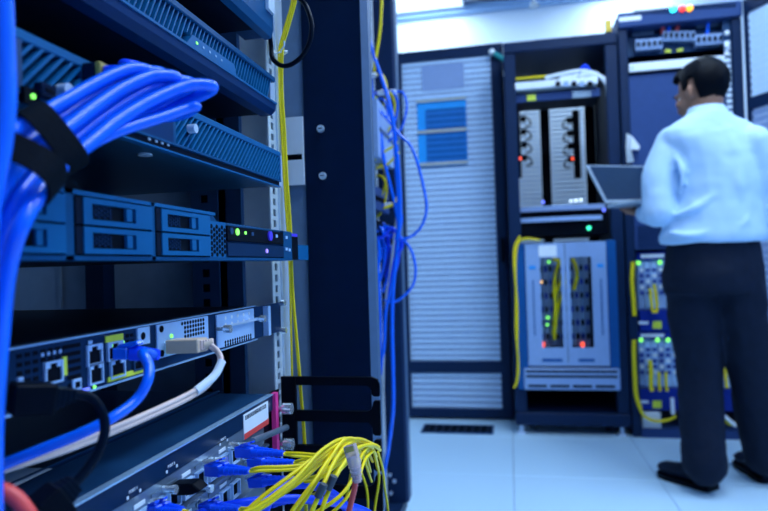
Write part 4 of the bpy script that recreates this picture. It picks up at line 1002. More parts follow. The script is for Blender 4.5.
# device under the roof with cable tray on top
def gear(name, label, cat, px0, px1, pt, pb, m, depth=.6, Y=Y+.04, dz=0):
    a = by(px0, pb, Y); c = by(px1, pt, Y)
    t = thing(name, label, cat, ((a.x+c.x)/2, Y+depth/2, a.z))
    MB().box(a.x+.003, c.x-.003, Y+.012, Y+depth, a.z, c.z).build('body', 'chassis', t)
    MB().box(a.x, c.x, Y, Y+.0115, a.z, c.z).build('front_panel', m, t, bevel=.002)
    return t, a.x, c.x, a.z, c.z
t, a, b_, z0, z1 = gear('rack_switch', 'black switch with a yellow label below the white cable tray', 'network switch', 514, 600, 88, 103, 'panelblue', .22)
MB().box(by(527, 95, Y).x, by(536, 95, Y).x, Y+.034, Y+.0398, by(530, 99, Y).z, by(530, 93, Y).z).build('yellow_label', 'labelyellow', t)
MB().box(by(573, 95, Y).x, by(592, 95, Y).x, Y+.034, Y+.0398, by(580, 96, Y).z, by(580, 89, Y).z).build('port_row', 'steel', t)
t = thing('cable_tray', 'white cable tray carrying patch leads at the top of the open cabinet', 'cable tray', by(558, 87, Y+.03))
a, b_ = by(513, 84, Y).x, by(598, 84, Y).x; z0, z1 = by(558, 86.5, Y).z, by(558, 79, Y).z
MB().box(a, b_, Y+.0, Y+.03, z0, z1).build('tray_front', 'white', t, bevel=.003)
MB().box(a, b_, Y+.031, Y+.2, z0, z0+.006).build('tray_floor', 'white', t)
for k, px in enumerate((558, 566, 574, 582, 590)):
    c = by(px, 84, Y-.005); MB().box(c.x-.012, c.x+.012, Y-.008, Y-.0005, c.z-.012, c.z+.014).build('port', 'black' if k % 2 == 0 else 'doorgrey', t)
for lab, pts, m, r in [('white lead curving off the right end of the cable tray', [(560, 79), (575, 76), (592, 74), (603, 78), (609, 86), (612, 96), (609, 104)], 'white', .011),
                       ('second white lead bunched above the cable tray', [(545, 78), (562, 74), (580, 71), (596, 74), (606, 84), (608, 97)], 'labelwhite', .011),
                       ('blue lead standing up above the cable tray', [(578, 78), (582, 68), (586, 66), (590, 72)], 'cablenavy', .009),
                       ('yellow lead lying along the cable tray', [(516, 79), (530, 77.5), (545, 76.5), (556, 76)], 'cableyellow', .006),
                       ('yellow lead hanging at the left post of the open cabinet', [(514, 80), (509, 86), (507.5, 95), (508, 105)], 'cableyellow', .006)]:
    cable('patch_cable', lab, 'cable', [by(x, y, Y+.02) for x, y in pts], r, m, 'leads at the top of the open cabinet', n=8)
# curved bezel unit
t, a, b_, z0, z1 = gear('rack_server', 'dark server with a curved two-step bezel above the grey-door router', 'server', 518, 607, 203, 237, 'black')
def arc_panel(pt, pb, px0, px1, m, nm, bulge):
    A = by(px0, pb, Y); C = by(px1, pt, Y); n = 12; P = []
    for i in range(n+1): f = i/n; P.append((A.x+(C.x-A.x)*f, Y+.035-bulge*math.sin(math.pi*f)))
    P += [(C.x, Y+.0385), (A.x, Y+.0385)]
    MB().prism(P, 'z', A.z, C.z).build(nm, m, t)
arc_panel(203, 212, 519, 606, 'greypatch', 'upper_bezel', .035); arc_panel(214.5, 222.5, 521, 603, 'doorgrey', 'lower_bezel', .03)
for px, py, m, r in ((589, 228, 'ledteal', .011), (543, 202, 'ledblue', .009), (571, 201, 'ledwhite', .008), (576, 200.5, 'ledwhite', .009), (581, 200, 'ledwhite', .009), (604, 210, 'ledblue', .009)):
    c = by(px, py, Y-.01); MB().ell((c.x, Y-.005, c.z), r, .006, r).build('indicator', m, t, smooth=True)
# tall router chassis
a = by(519, 389, Y); c = by(615, 240, Y); XA, XB, ZA, ZB = a.x, c.x, a.z, c.z
t = thing('router_chassis', 'tall router with grey double doors and glowing cards in the open cabinet', 'router', ((XA+XB)/2, Y+.35, ZA))
YF = Y+.01
MB().box(XA, XB, YF+.19, YF+.62, ZA, ZB).build('body', 'chassis', t)
for u0, u1 in ((XA, by(526, 300, Y).x), (by(607.5, 300, Y).x, XB)): MB().box(u0, u1, YF-.03, YF+.188, ZA, ZB).build('side_cheek', 'chassisblue', t, bevel=.004)
ix0, ix1 = by(526.5, 300, Y).x, by(607, 300, Y).x
zt1 = by(566, 257.5, Y).z; zw0 = by(566, 347, Y).z; zd0 = by(566, 365, Y).z
def ux(px): return by(px, 300, Y).x
for nm, u0, u1, w0, w1 in (('left', ix0, ux(566)-.002, ux(541), ux(566)-.022), ('right', ux(566)+.002, ix1, ux(566)+.022, ux(592))):
    b = MB(); b.box(u0, u1, YF-.035, YF-.02, zt1, ZB-.004); b.box(u0, u1, YF-.035, YF-.02, zd0, zw0)
    b.box(u0, w0, YF-.035, YF-.02, zw0, zt1); b.box(w1, u1, YF-.035, YF-.02, zw0, zt1)
    d = b.build('door', 'doorgrey', t)
    MB().box(w0, w1, YF-.029, YF-.026, zw0, zt1).build('door_pane', 'glass', d)
    s_ = 533.5 if nm == 'left' else 601
    MB().box(ux(s_-3.5), ux(s_+3), YF-.037, YF-.0352, by(540, 269, Y).z, by(540, 265.5, Y).z).build('blue_badge', 'cyan', d)
    MB().box(ux(s_-.6), ux(s_+.6), YF-.0365, YF-.0352, by(540, 335, Y).z, by(540, 280, Y).z).build('pull_slot', 'chassisblue', d)
    MB().box(ux(540 if nm == 'left' else 576), ux(560 if nm == 'left' else 592), YF-.0365, YF-.0352, by(540, 361, Y).z, by(540, 358, Y).z).build('door_groove', 'chassisblue', d)
MB().box(ux(540), ux(558), YF-.037, YF-.0352, by(550, 256.5, Y).z, by(550, 245.5, Y).z).build('white_label', 'white', t)
for k in range(10):
    u = ux(540)+(ux(592.5)-ux(540))*k/10; w_ = (ux(592.5)-ux(540))/10-.003
    cd = MB().box(u, u+w_, YF+.10, YF+.188, zw0-.01, zt1+.01).build('line_card', 'cardgrey' if k % 2 else 'steel', t)
    for j in range(7):
        z = zw0+.03+j*.075; MB().box(u+.004, u+w_-.004, YF+.094, YF+.0995, z, z+.03).build('card_port', 'black' if (j+k) % 2 else 'gearblue', cd)
for px, py, m, r in ((541, 282, 'ledorange', .009), (549, 262, 'ledgreen', .008), (548, 318, 'ledgreen', .009), (547.5, 325, 'ledgreen', .008), (543, 345, 'ledred', .011), (583, 345, 'ledred', .010)):
    c = by(px, py, YF+.07); MB().ell((c.x, YF+.085, c.z), r, .006, r*(1.5 if 'red' in m else 1)).build('indicator', m, t, smooth=True)
for k, pts in enumerate([[(553, 259), (559, 262), (563, 270), (565, 285), (560, 300), (556, 320), (554, 340)], [(556, 259), (562, 266), (561, 280), (556, 295), (554, 330)], [(572, 259), (575, 264), (577, 275), (574, 290)], [(560, 260), (556, 272), (554, 290), (556, 310), (553, 335)]]):
    cable('fibre_cable', ['leftmost', 'second', 'rightmost', 'third'][k]+' yellow fibre behind the grey router doors', 'cable', [by(x, y, YF+.05) for x, y in pts], .009, 'cableyellow', 'yellow fibres in the tall router', n=8)
# fan tray with slots
z0, z1 = by(566, 388, Y).z, by(566, 367.5, Y).z
ft = MB().box(XA+.028, XB-.004, YF-.04, YF+.185, ZA+.002, z1).build('fan_tray', 'doorgrey', t, bevel=.006)
for py in (370.5, 375.5):
    z = by(566, py, Y).z; MB().box(XA+.04, XB-.016, YF-.0415, YF-.0402, z-.006, z+.006).build('air_slot', 'black', ft)
for k in range(4):
    u = XA+.042+k*(XB-XA-.06)/4; z = by(566, 385, Y).z; MB().box(u+.006, u+(XB-XA-.06)/4-.012, YF-.0415, YF-.0402, z-.007, z+.006).build('air_slot', 'black', ft)
for k, pts in enumerate([[(520, 236), (515, 246), (514, 262), (516, 290), (516, 330), (518, 360), (517, 380), (514, 388)], [(540, 240), (524, 239), (517, 247), (515.5, 275), (517.5, 310), (517.5, 345), (518.5, 372), (516, 386)]]):
    cable('fibre_cable', ['outer', 'inner'][k]+' yellow fibre running down the left side of the tall router', 'cable', [by(x, y, YF-.05) for x, y in pts], .0055, 'cableyellow', 'yellow fibres beside the tall router', n=8)
# ---- right cabinet with breakers
Y = 3.44
x0 = by(632, 432, Y).x+.004; x1 = by(746, 300, Y).x+.03; zt = by(680, 8, Y).z
c3 = thing('server_cabinet', 'dark cabinet with breaker row and blue line equipment behind the person', 'cabinet', ((x0+x1)/2, Y+.45, 0))
zh = by(680, 23, Y).z
MB().box(x0, x0+.045, Y, Y+.05, .001, zh-.001).build('front_post', 'cabframe', c3, bevel=.004)
xr = by(729, 60, Y).x
MB().box(xr+.02, x1, Y, Y+.06, .001, zh-.001).build('front_post', 'cabframe', c3, bevel=.004)
hd = MB().box(x0, x1, Y-.02, Y+.9, zh, zt).build('header', 'panelblue', c3, bevel=.004)
MB().box(x0+.046, x1-.07, Y-.001, Y+.9, .0, by(690, 430, Y).z).build('plinth', 'panelblue', c3)
MB().box(x0+.003, x0+.012, Y+.051, Y+.9, .001, zh-.001).build('side_wall', 'rackdark', c3)
MB().box(x1-.012, x1, Y+.061, Y+.9, .001, zh-.001).build('side_wall', 'cabframe', c3)
MB().box(x0+.013, x1-.013, Y+.88, Y+.9, .1, zh-.001).build('rear_wall', 'rackdark', c3)
for i in range(22):
    px = 634+i*1.9; c = by(px, 12-(px-634)*.05, Y-.02); MB().box(c.x-.003, c.x+.002, Y-.0225, Y-.0202, c.z-.016, c.z+.016).build('vent_slot', 'rackdark', hd)
for i in range(22):
    px = 695+i*1.9; c = by(px, 7.5-(px-695)*.06, Y-.02); MB().box(c.x-.003, c.x+.002, Y-.0225, Y-.0202, c.z-.012, c.z+.012).build('vent_slot', 'rackdark', hd)
a = by(619, 22, Y-.02); b_ = by(641, 15.5, Y-.02); MB().box(a.x, b_.x, Y-.0235, Y-.0202, a.z, b_.z).build('white_label', 'white', hd)
a = by(607, 29, Y-.02); b_ = by(612.5, 16.5, Y-.02); MB().box(a.x, b_.x, Y+.02, Y+.05, a.z, b_.z).build('yellow_label', 'labelamber', hd)
for px, m in ((673, 'lampcyan'), (682, 'lampred'), (689.5, 'lampamber')):
    c = by(px, 9.5-(px-673)*.06, Y-.025); MB().ell((c.x, Y-.028, c.z), .016, .02, .016).build('signal_lamp', m, hd, smooth=True)
# breaker panel
t = thing('breaker_panel', 'row of pale circuit breakers with red leads above the white bar', 'breaker panel', by(675, 55, Y+.06))
YP = Y+.08; a = by(627, 57, YP); b_ = by(722, 27, YP)
MB().box(a.x, b_.x, YP, YP+.02, a.z, b_.z).build('mounting_plate', 'rackmid', t)
for i in range(16):
    px = 634+i*5.4; m = 'doorgrey'; c0 = by(px, 53.5-(px-634)*.08, YP); c1_ = by(px+4.4, 42.5-(px-634)*.08, YP)
    if 660 < px < 690: c0 = by(px, 44, YP); c1_ = by(px+4.4, 34, YP)
    k = MB().box(c0.x, c1_.x, YP-.05, YP-.001, c0.z, c1_.z).build('breaker', m, t, bevel=.002)
    zz = (c0.z+c1_.z)/2; MB().box(c0.x+.006, c1_.x-.006, YP-.06, YP-.0502, zz-.012, zz+.012).build('toggle', 'black', k)
for px, py in ((668, 51), (680, 50)): c = by(px, py, YP-.01); MB().box(c.x-.014, c.x+.014, YP-.012, YP-.001, c.z-.008, c.z+.008).build('yellow_tag', 'labelyellow', t)
for u, v, py in ((632, 653, 34), (696, 718, 26)): c = by(u, py+3, YP); e = by(v, py-2, YP); MB().box(c.x, e.x, YP-.02, YP-.001, c.z, e.z).build('terminal_strip', 'steel', t)
for px, m in ((664, 'cablered'), (678.5, 'cablered'), (670, 'cableblue'), (709, 'cableblue')):
    P = [by(px, 20, YP-.03), by(px-1, 26, YP-.035), by(px-2, 34, YP-.03)]; MB().tube(smooth_path(P), .010, 8).build('lead', m, t, smooth=True)
a = by(622, 73, Y-.012); b_ = by(686, 60, Y-.012)
t = thing('white_bar', 'white blanking bar across the right cabinet above the blue panel', 'bar', ((a.x+b_.x)/2, Y, a.z))
za, zb_ = by(650, 71, Y).z, by(650, 62.5, Y).z
MB().box(x0+.046, xr-.024, Y-.014, Y-.002, za, zb_).build('plate', 'white', t, bevel=.002)
for x in (x0+.06, xr-.04): MB().cyl((x, Y-.018, (za+zb_)/2), (x, Y-.0142, (za+zb_)/2), .008, n=10).build('screw', 'zinc', t)
a = by(626, 228, Y); z1 = by(650, 73.5, Y).z
t = thing('blanking_panel', 'wide plain dark blue panel in front of which the person works', 'panel', ((x0+x1)/2, Y, a.z))
MB().box(x0+.047, xr-.024, Y+.01, Y+.022, a.z, z1).build('plate', 'panelblue', t)
za = by(626, 250, Y).z
gp = MB().box(x0+.047, xr-.024, Y+.008, Y+.022, za, a.z-.002).build('vent_plate', 'panelblue', t)
for i in range(9): MB().box(x0+.06, xr-.04, Y+.006, Y+.0078, za+.008+i*.0135, za+.014+i*.0135).build('vent_slot', 'rackdark', gp)
# right rail
b = MB(); z = by(728, 250, Y).z; 
MB().box(xr-.018, xr+.018, Y+.02, Y+.024, .12, zh-.002).build('mounting_rail', 'rackmid', c3)
for i in range(40):
    zz = zh-.12-i*.03
    if zz > .2: MB().box(xr-.013, xr+.013, Y+.017, Y+.0198, zz-.009, zz+.009).build('rail_square', 'rail', c3)
for py in (33, 46, 54): c = by(727, py, Y+.01); MB().ell((c.x, Y+.01, c.z), .013, .009, .014).build('rail_screw', 'white', c3, smooth=True)
# crumpled white bag on the blue panel
c = by(633, 170, Y-.02); t = thing('plastic_bag', 'crumpled white plastic bag hanging on the blue panel beside the laptop', 'bag', by(632, 162, Y-.02))
A, B_ = by(626.5, 133, Y-.02), by(632, 162, Y-.02)
MB().add([by(626.5, 133, Y-.015), by(632, 136, Y-.05), by(640, 146, Y-.04), by(639, 150, Y-.03), by(631, 149, Y-.06), by(634, 162, Y-.02), by(627, 163, Y-.02), by(626, 148, Y-.03),
          by(627, 134, Y+.004), by(632, 137, Y+.004), by(639.5, 147, Y+.004), by(638, 150, Y+.004), by(631, 150, Y+.004), by(633, 161, Y+.004), by(627.5, 162, Y+.004), by(627, 148, Y+.004)],
  [(0,1,4,7), (1,2,3,4), (7,4,5,6), (0,8,9,1), (1,9,10,2), (2,10,11,3), (3,11,12,4), (4,12,13,5), (5,13,14,6), (6,14,15,7), (7,15,8,0), (8,15,12,9), (9,12,11,10), (15,14,13,12)]).build('bag_film', 'white', t, smooth=True)
# blue line equipment
def line_gear(label, pt, pm, pb, leds, Yg=Y+.03):
    a = by(636, pb, Yg); c = by(690, pt, Yg); xl = by(636.5, pt, Yg).x; xh = xr-.02
    zt_, zm_, zb_ = by(650, pt, Yg).z, by(650, pm, Yg).z, by(650, pb, Yg).z
    t = thing('line_terminal', label, 'network device', ((xl+xh)/2, Yg+.2, zb_))
    MB().box(xl, xh, Yg+.03, Yg+.4, zb_, zt_).build('body', 'gearblue', t)
    zc0 = by(650, pt+8, Yg).z
    tb = MB().box(xl, xh, Yg, Yg+.029, zc0, zt_).build('top_band', 'gearblue', t, bevel=.003)
    MB().box(xl+.02, by(664, pt+4, Yg).x, Yg-.003, Yg-.0005, zc0+.012, zc0+.03).build('white_strip', 'labelwhite', tb)
    fr = MB().box(xl, xh, Yg+.02, Yg+.029, zm_, zc0-.001).build('card_field', 'silver', t)
    n = 14
    for i in range(n):
        u = xl+.006+i*(xh-xl-.012)/n; w_ = (xh-xl-.012)/n-.004
        cd = MB().box(u, u+w_, Yg+.004, Yg+.0198, zm_+.01, zc0-.012).build('card', 'silver' if i % 3 else 'doorgrey', t)
        for j in range(5): MB().box(u+.006, u+w_-.004, Yg-.002, Yg+.0038, zc0-.06-j*.03, zc0-.045-j*.03).build('card_port', 'gearblue' if (i+j) % 3 else 'white', cd)
    bb = MB().box(xl, xh, Yg-.01, Yg+.029, zb_, zm_-.001).build('cable_trough', 'gearblue', t, bevel=.004)
    MB().box(by(652, pb-8, Yg).x, by(661, pb-8, Yg).x, Yg-.0125, Yg-.0103, by(655, pb-2.5, Yg).z, by(655, pb-10, Yg).z).build('yellow_label', 'labelyellow', bb)
    MB().box(by(638, pb-8, Yg).x, by(648, pb-8, Yg).x, Yg-.0125, Yg-.0103, by(655, pb-7, Yg).z, by(655, pb-10, Yg).z).build('white_strip', 'labelwhite', bb)
    for px, py in leds: c = by(px, py, Yg-.003); MB().ell((c.x, Yg-.004, c.z), .010, .006, .011).build('indicator', 'ledgreen', t, smooth=True)
    return zm_
line_gear('upper blue line terminal with two green lamps left of the person', 252, 310, 331, [(638.5, 263), (660, 262.5)])
line_gear('lower blue line terminal seen between and beside the person\'s legs', 331.5, 388, 410, [(641, 340), (657.5, 340), (668, 340)])
k = 0
for lab, pts in [('yellow fibre dropping from the left card of the upper terminal', [(650, 288), (651, 298), (652, 308), (654, 313)]), ('yellow fibre dropping from the middle card of the upper terminal', [(654, 284), (656, 296), (657, 308), (656, 313)]),
   ('thick yellow fibre on the left card of the lower terminal', [(650, 360), (651, 372), (651, 384), (652, 391)]), ('yellow fibre on the middle card of the lower terminal', [(659, 372), (659, 382), (660, 391)]), ('yellow fibre right of the middle card of the lower terminal', [(666, 372), (666, 382), (667, 391)]),
   ('yellow fibre seen between the person\'s legs', [(721, 370), (722, 380), (722, 388)]), ('second yellow fibre seen between the person\'s legs', [(725, 366), (726, 378), (727, 388)]),
   ('upper yellow fibre run in the side duct of the right cabinet', [(633, 262), (632, 280), (633.5, 300), (634.5, 316)]), ('lower yellow fibre run in the side duct of the right cabinet', [(634, 340), (634, 360), (635, 380), (636, 395), (640, 408)]),
   ('yellow fibre sagging along the bottom shelf', [(640, 408), (644, 416), (655, 421), (668, 420), (676, 416)]), ('yellow fibre sagging on the bottom shelf beyond the leg', [(722, 418), (730, 424), (738, 422), (741, 416)])]:
    cable('fibre_cable', lab, 'cable', [by(x, y, Y-.005) for x, y in pts], .011 if 'duct' in lab or 'thick' in lab else .008, 'cableyellow', 'yellow fibres of the right cabinet', n=8)
for lab, pts, r in [('white lead hanging below the lower blue terminal', [(672, 398), (672.5, 406), (673, 414)], .010), ('white lead lying on the bottom shelf of the right cabinet', [(724, 416), (730, 421), (736, 426)], .010)]:
    cable('patch_cable', lab, 'cable', [by(x, y, Y-.02) for x, y in pts], r, 'white', 'white leads of the right cabinet', n=8)
MB().box(by(643, 416, Y).x, by(662, 416, Y).x, Y+.02, Y+.12, by(650, 430, Y).z+.001, by(650, 413, Y).z).build('document_box', 'labelwhite', label='small white box on the bottom shelf of the right cabinet', cat='box', bevel=.004)
# open door of the right cabinet
hx, hy = x1+.012, Y-.02; dv = Vector((.42, -.90, 0)).normalized(); L = .58; nv = Vector((dv.y, -dv.x, 0))
t = thing('cabinet_door', 'perforated cabinet door swung open at the right picture edge', 'door', (hx+dv.x*L/2, hy+dv.y*L/2, .02))
def dpanel(s0, s1, z0, z1, th, off=0):
    c = Vector((hx, hy, 0))+dv*((s0+s1)/2)+nv*off; c.z = (z0+z1)/2
    return MB().obox(c, dv, nv, (0, 0, 1), (s1-s0)/2, th/2, (z1-z0)/2)
b = MB(); zT = zt-.005
for s0, s1, z0, z1 in ((0, .02, .02, zT), (L-.05, L, .02, zT), (.02, L-.05, zT-.07, zT), (.02, L-.05, .02, .10), (.02, L-.05, 1.66, 1.72)):
    d_ = dpanel(s0, s1, z0, z1, .024); b.add(d_.v, d_.f)
b.build('door_frame', 'cabframe', t)
n = 16
for z0, z1, m in ((1.72, zT-.07, 'mesh'), (.10, 1.66, 'greypatch')):
    b = MB(); k = int((z1-z0)/.0345)
    for i in range(k): d_ = dpanel(.02, L-.05, z0+i*(z1-z0)/k, z0+(i+.72)*(z1-z0)/k, .005); b.add(d_.v, d_.f)
    for i in range(24): d_ = dpanel(.03+i*.02, .042+i*.02, z0, z1, .002, .004); b.add(d_.v, d_.f)
    b.build('perforated_panel', m, t)
# ---- floor grille
a = onz(423, 432.5, 0); b_ = onz(492, 427, 0)
t = thing('floor_vent', 'dark slot vent in the white floor before the perforated cabinet', 'floor vent', ((a.x+b_.x)/2, (a.y+b_.y)/2, 0))
x0, x1, y0, y1 = a.x, b_.x, a.y, b_.y
MB().box(x0, x1, y0, y1, .0005, .004).build('vent_well', 'hole', t)
b = MB(); b.box(x0-.012, x0, y0-.012, y1+.012, .0005, .008); b.box(x1, x1+.012, y0-.012, y1+.012, .0005, .008); b.box(x0, x1, y0-.012, y0, .0005, .008); b.box(x0, x1, y1, y1+.012, .0005, .008)
b.build('vent_frame', 'rackmid', t)
for i in range(9): x = x0+(x1-x0)*(i+.5)/9; MB().box(x-.003, x+.003, y0, y1, .004, .007).build('vent_blade', 'rackdark', t)

# ================================================================ person
PY = 2.70
def P_(px, py, dy=0): return ony(px, py, PY+dy)
fa = math.radians(14); Fw = Vector((-math.sin(fa), math.cos(fa), 0)); Lt = Vector((math.cos(fa), math.sin(fa), 0)); Up = Vector((0, 0, 1))
person = thing('person', 'person in white shirt and dark trousers seen from behind holding an open laptop', 'person', onz(722, 488, 0))
def ring(c, rx, ry, n=20, lt=Lt, fw=Fw): return [c+lt*(rx*math.cos(2*math.pi*k/n))+fw*(ry*math.sin(2*math.pi*k/n)) for k in range(n)]
def organic(mb, name, m, voxel, it=6, wr=None):
    o = mb.build(name, m, person, smooth=True)
    r = o.modifiers.new('remesh', 'REMESH'); r.mode = 'VOXEL'; r.voxel_size = voxel; r.use_smooth_shade = True
    s = o.modifiers.new('smooth', 'SMOOTH'); s.factor = .5; s.iterations = it
    if wr:
        tx = bpy.data.textures.new(name, 'CLOUDS'); tx.noise_scale = wr[0]; tx.noise_depth = 2
        d = o.modifiers.new('folds', 'DISPLACE'); d.texture = tx; d.strength = wr[1]; d.mid_level = .5; d.texture_coords = 'LOCAL'
    return o
def limb(mb, pts, rs, n=16, res=5):
    P = smooth_path(pts, res); R = []
    for i in range(len(P)):
        f = i/(len(P)-1)*(len(rs)-1); k = min(int(f), len(rs)-2); R.append(rs[k]+(rs[k+1]-rs[k])*(f-k))
    mb.tube(P, R, n)
    mb.ell(P[0], rs[0], rs[0], rs[0]); mb.ell(P[-1], rs[-1], rs[-1], rs[-1]); return mb
sL, sR = P_(668, 143, .0), P_(758, 142, -.03)
eL, wL, hL = P_(658, 213, -.07), P_(645, 213.5, .15), P_(634, 211.5, .23)
eR, wR, hR = P_(775, 212, -.02), P_(728, 205, .2), P_(706, 203, .26)
hip = P_(713, 268); hipL, hipR = P_(694, 280), P_(735, 280)
kL, aL = P_(699, 368, .03), P_(704, 468, -.05)
kR, aR = P_(750, 368, .05), P_(768, 462, .10)
neck0, neck1 = P_(708, 122, -.01), P_(704, 100, .03)
hc = P_(701, 93, .035)
ga = math.radians(34); G = Vector((-math.sin(ga), math.cos(ga), -.22)).normalized(); Hs = G.cross(Up).normalized(); Hu = Hs.cross(G).normalized()
HA = (Hs, G, Hu)
def H(a, b, c): return hc+Hs*a+G*b+Hu*c
body = MB()
# torso and legs under the clothes
body.loft([ring(P_(713, 285), .14, .10), ring(P_(712, 245), .135, .095), ring(P_(711, 200), .135, .095), ring(P_(710, 160), .155, .105), ring(P_(709, 135), .15, .085), ring(P_(708, 122), .08, .06)])
limb(body, [neck0, neck1], [.056, .054]); limb(body, [hipL, kL, aL], [.075, .055, .036]); limb(body, [hipR, kR, aR], [.075, .055, .036])
for s_, e_, w_ in ((sL, eL, wL), (sR, eR, wR)): limb(body, [s_, s_+(e_-s_)*.45-(Lt*.018 if s_ is sL else Lt*0), e_, w_], [.042, .040, .036, .027])
# head
body.ell(H(0, -.012, .028), .077, .098, .092, HA); body.ell(H(0, .03, -.03), .060, .066, .085, HA); body.ell(H(0, .062, -.082), .032, .03, .026, HA)
body.ell(H(0, .088, .022), .046, .018, .016, HA); body.tube([H(0, .094, .012), H(0, .112, -.022), H(0, .112, -.032), H(0, .096, -.040)], [.008, .012, .014, .009], 10)
body.ell(H(0, .092, -.058), .024, .012, .007, HA); body.ell(H(0, .090, -.068), .021, .012, .007, HA)
for s in (-1, 1):
    body.ell(H(s*.078, -.008, -.008), .009, .02, .032, (Hs, (G-Hs*s*.35).normalized(), Hu)); body.ell(H(s*.042, .068, -.022), .024, .02, .022, HA)
limb(body, [H(0, -.02, -.05), neck1.lerp(neck0, .3)], [.058, .056])
# hands with five fingers each
def hand(w_, h_, curl, thumb_side):
    d = (h_-w_).normalized(); sd = d.cross(Up).normalized(); up = sd.cross(d)
    c = w_+d*.05; body.obox(c, d, sd, up, .045, .040, .013); limb(body, [w_-d*.02, w_+d*.02], [.026, .028])
    for k, ln in enumerate((.070, .080, .075, .058)):
        b0 = c+d*.04+sd*((k-1.5)*.0205); p1 = b0+d*ln*.45+up*curl*.008; p2 = b0+d*ln*.8+up*curl*.022; p3 = b0+d*ln*.95+up*curl*.036
        limb(body, [b0-d*.02, b0, p1, p2, p3], [.0098, .0098, .009, .0082, .007], 8, 3)
    tb = c-d*.02+sd*(.038*thumb_side)
    limb(body, [tb-sd*.015*thumb_side, tb+d*.018+sd*.02*thumb_side+up*curl*.006, tb+d*.042+sd*.026*thumb_side+up*curl*.016, tb+d*.056+sd*.024*thumb_side+up*curl*.02], [.0125, .0115, .0098, .008], 8, 3)
hand(wL, hL, 0.5, 1); hand(wR, hR, -1.0, -1)
organic(body, 'body', 'skin', .0058, 2)
for s in (-1, 1):
    MB().ell(H(s*.031, .073, .004), .012, .010, .008, HA).build('eye', 'white', person, smooth=True)
    MB().ell(H(s*.031, .0825, .004), .005, .002, .005, HA).build('iris', 'hair', person, smooth=True)
    MB().tube([H(s*.014, .103, .022), H(s*.032, .102, .027), H(s*.05, .088, .023)], [.003, .004, .002], 6).build('eyebrow', 'hair', person, smooth=True)
# hair: shell over crown, back and temples
hm = MB(); nu, nv = 48, 28; vs = []; fs = []; keep = {}
random.seed(11)
for j in range(nv+1):
    b = -math.pi/2+math.pi*j/nv
    for i in range(nu):
        a = 2*math.pi*i/nu; x, y, z = math.cos(a)*math.cos(b), math.sin(a)*math.cos(b), math.sin(b)
        f = 1+.035*random.random()+.03*math.sin(9*a)*math.cos(b)*.4
        # lift at the front for a short quiff
        vs.append(H(.086*x*f, -.014+.110*y*f+(.012 if y > .5 and z > .3 else 0), .034+.103*z*f+(.008 if y > .4 and z > .4 else 0)))
        keep[(j, i)] = (y, z, abs(x))
def hair_ok(y, z, ax):
    if y > .45: return z > .42
    if y > .1: return z > .12-(.35 if ax > .8 and y < .3 else 0)
    if y > -.15: return z > .02
    return z > -.80-(-y)*.1
for j in range(nv):
    for i in range(nu):
        y, z, ax = keep[(j, i)]
        if hair_ok(y, z, ax): fs.append([j*nu+i, j*nu+(i+1) % nu, (j+1)*nu+(i+1) % nu, (j+1)*nu+i])
hm.add(vs, fs); ho = hm.build('hair', 'hair', person, smooth=True)
so = ho.modifiers.new('solid', 'SOLIDIFY'); so.thickness = .014; so.offset = -1
# shirt
sh = MB()
sh.loft([ring(P_(713, 243.5), .208, .145), ring(P_(713, 236), .218, .15), ring(P_(715, 222), .200, .142), ring(P_(718, 200), .182, .132), ring(P_(718, 175), .180, .130), ring(P_(717, 155), .190, .122), ring(P_(713, 140), .206, .11), ring(P_(711, 131), .196, .098), ring(P_(709, 124), .150, .088), ring(P_(708, 118), .10, .078), ring(P_(708, 113), .074, .07)])
limb(sh, [sL+Lt*.02, sL+(eL-sL)*.45-Lt*.018, eL], [.068, .064, .058]); limb(sh, [eL, eL.lerp(wL, .75)], [.058, .044])
limb(sh, [sR-Lt*.02, sR+(eR-sR)*.45, eR], [.068, .066, .060]); limb(sh, [eR, eR.lerp(wR, .78)], [.060, .044])
for pts in ([(672, 216, -.10), (695, 208, -.13), (720, 190, -.125)], [(668, 232, -.11), (692, 236, -.145), (722, 226, -.135)], [(674, 152, -.08), (682, 172, -.11), (680, 196, -.11)], [(742, 150, -.10), (738, 180, -.12), (742, 214, -.115)], [(690, 128, -.08), (710, 133, -.10), (732, 128, -.09)], [(728, 234, -.14), (744, 222, -.12), (752, 200, -.09)]):
    limb(sh, [P_(*p) for p in pts], [.006, .016, .006], 8, 4)
organic(sh, 'shirt', 'shirt', .009, 2, (.13, .016))
cl = MB(); cc0, cc1 = P_(707.5, 117, .0), P_(706, 107.5, .012)
cl.loft([ring(cc0, .084, .078), ring(cc1, .068, .066), ring(cc1+Up*.002, .060, .058), ring(cc0, .070, .064)]); cl.build('collar', 'shirt', person, smooth=True)
for k, t_ in enumerate((eL.lerp(wL, .78), eR.lerp(wR, .8))):
    d = ((wL-eL) if k == 0 else (wR-eR)).normalized(); MB().tube([t_-d*.025, t_+d*.03], [.046, .044], 16).build('cuff', 'shirt', person, smooth=True)
# trousers
tr = MB()
tr.loft([ring(P_(713, 233), .172, .118), ring(P_(713, 250), .186, .130), ring(P_(713, 272), .200, .145), ring(P_(713, 292), .196, .14)])
limb(tr, [P_(692, 285), P_(695, 330, .02), kL, P_(702, 420, .0), P_(704.5, 464, -.04)], [.104, .100, .086, .084, .084])
limb(tr, [P_(736, 285), P_(742, 330, .03), kR, P_(757, 415, .07), P_(766, 456, .095)], [.104, .100, .086, .084, .082])
organic(tr, 'trousers', 'trousers', .011, 4, (.09, .018))
MB().loft([ring(P_(712.5, 243), .190, .132), ring(P_(712.5, 234), .188, .13)]).build('belt', 'black', person, smooth=True)
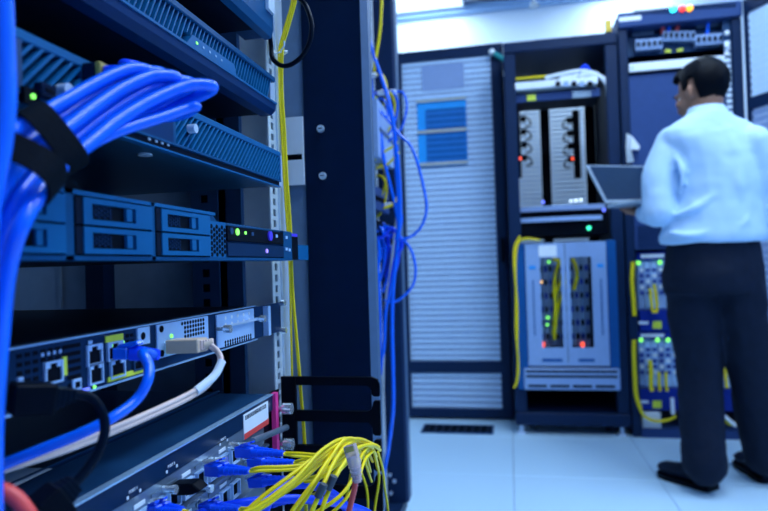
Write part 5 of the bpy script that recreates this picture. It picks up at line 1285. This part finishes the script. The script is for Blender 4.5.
# shoes
def shoe(heel, toe):
    d = (toe-heel); L = d.length; d.normalize(); sd = Vector((d.y, -d.x, 0)); n = 14
    rings = []
    prof = [(0, .032, .085, .0), (.06, .040, .10, 0), (.25, .044, .115, 0), (.42, .046, .10, 0), (.58, .052, .078, 0), (.75, .055, .068, .0), (.90, .047, .060, .004), (1.0, .024, .042, .010)]
    for f, w_, h, lift in prof:
        c = heel+d*(L*f); rg = []
        for k in range(n):
            a = 2*math.pi*k/n; u = math.cos(a)*w_; v = math.sin(a)
            z = .016+lift+((h-.016)*(v*.5+.5)) if v > -2 else 0
            rg.append(Vector((c.x, c.y, 0))+sd*u*(1 if v < .3 else .85)+Up*z)
        rings.append(rg)
    MB().loft(rings).build('shoe', 'shoe', person, smooth=True)
    P = []
    for f, w_, h, lift in prof: c = heel+d*(L*f); P.append((c.x+sd.x*(w_+.003), c.y+sd.y*(w_+.003)))
    for f, w_, h, lift in prof[::-1]: c = heel+d*(L*f); P.append((c.x-sd.x*(w_+.003), c.y-sd.y*(w_+.003)))
    MB().prism(P, 'z', .0, .02).build('shoe_sole', 'black', person)
shoe(onz(719, 494, 0)+Vector((-.01, .03, 0)), onz(661, 474, 0))
shoe(onz(772, 486, 0)+Vector((0, .02, 0)), onz(742, 463, 0))

# laptop on the left hand
ang = math.radians(27); hd_ = Vector((math.cos(ang), math.sin(ang), 0)); bk = Vector((-math.sin(ang), math.cos(ang), 0))
base = P_(606, 204.5, .16); W = .345; D = .235; tl = math.radians(36)
t = thing('laptop', 'open dark laptop held in front of the person at chest height', 'laptop', base+hd_*W/2)
MB().obox(base+hd_*(W/2)-bk*(D/2)-Up*.009, hd_, bk, Up, W/2, D/2, .008).build('base', 'laptopgrey', t, bevel=.003)
MB().obox(base+hd_*(W/2)-bk*(D*.42)-Up*.0005, hd_, bk, Up, W*.44, D*.25, .0006).build('keyboard', 'black', t)
ld = (bk*math.sin(tl)+Up*math.cos(tl)); ln = (hd_.cross(ld))
lc = base+hd_*(W/2)+ld*(D/2+.006)
lid = MB().obox(lc, hd_, ld, ln, W/2, D/2, .0045).build('lid', 'laptopgrey', t, bevel=.002)
MB().obox(lc+ln*.0049+ld*.004, hd_, ld, ln, W/2-.012, D/2-.014, .0004).build('screen', 'screen', lid)
for f in (.18, .82): MB().cyl(base+hd_*(W*f-.02)+Up*.002, base+hd_*(W*f+.02)+Up*.002, .006, n=10).build('hinge', 'black', t, smooth=True)
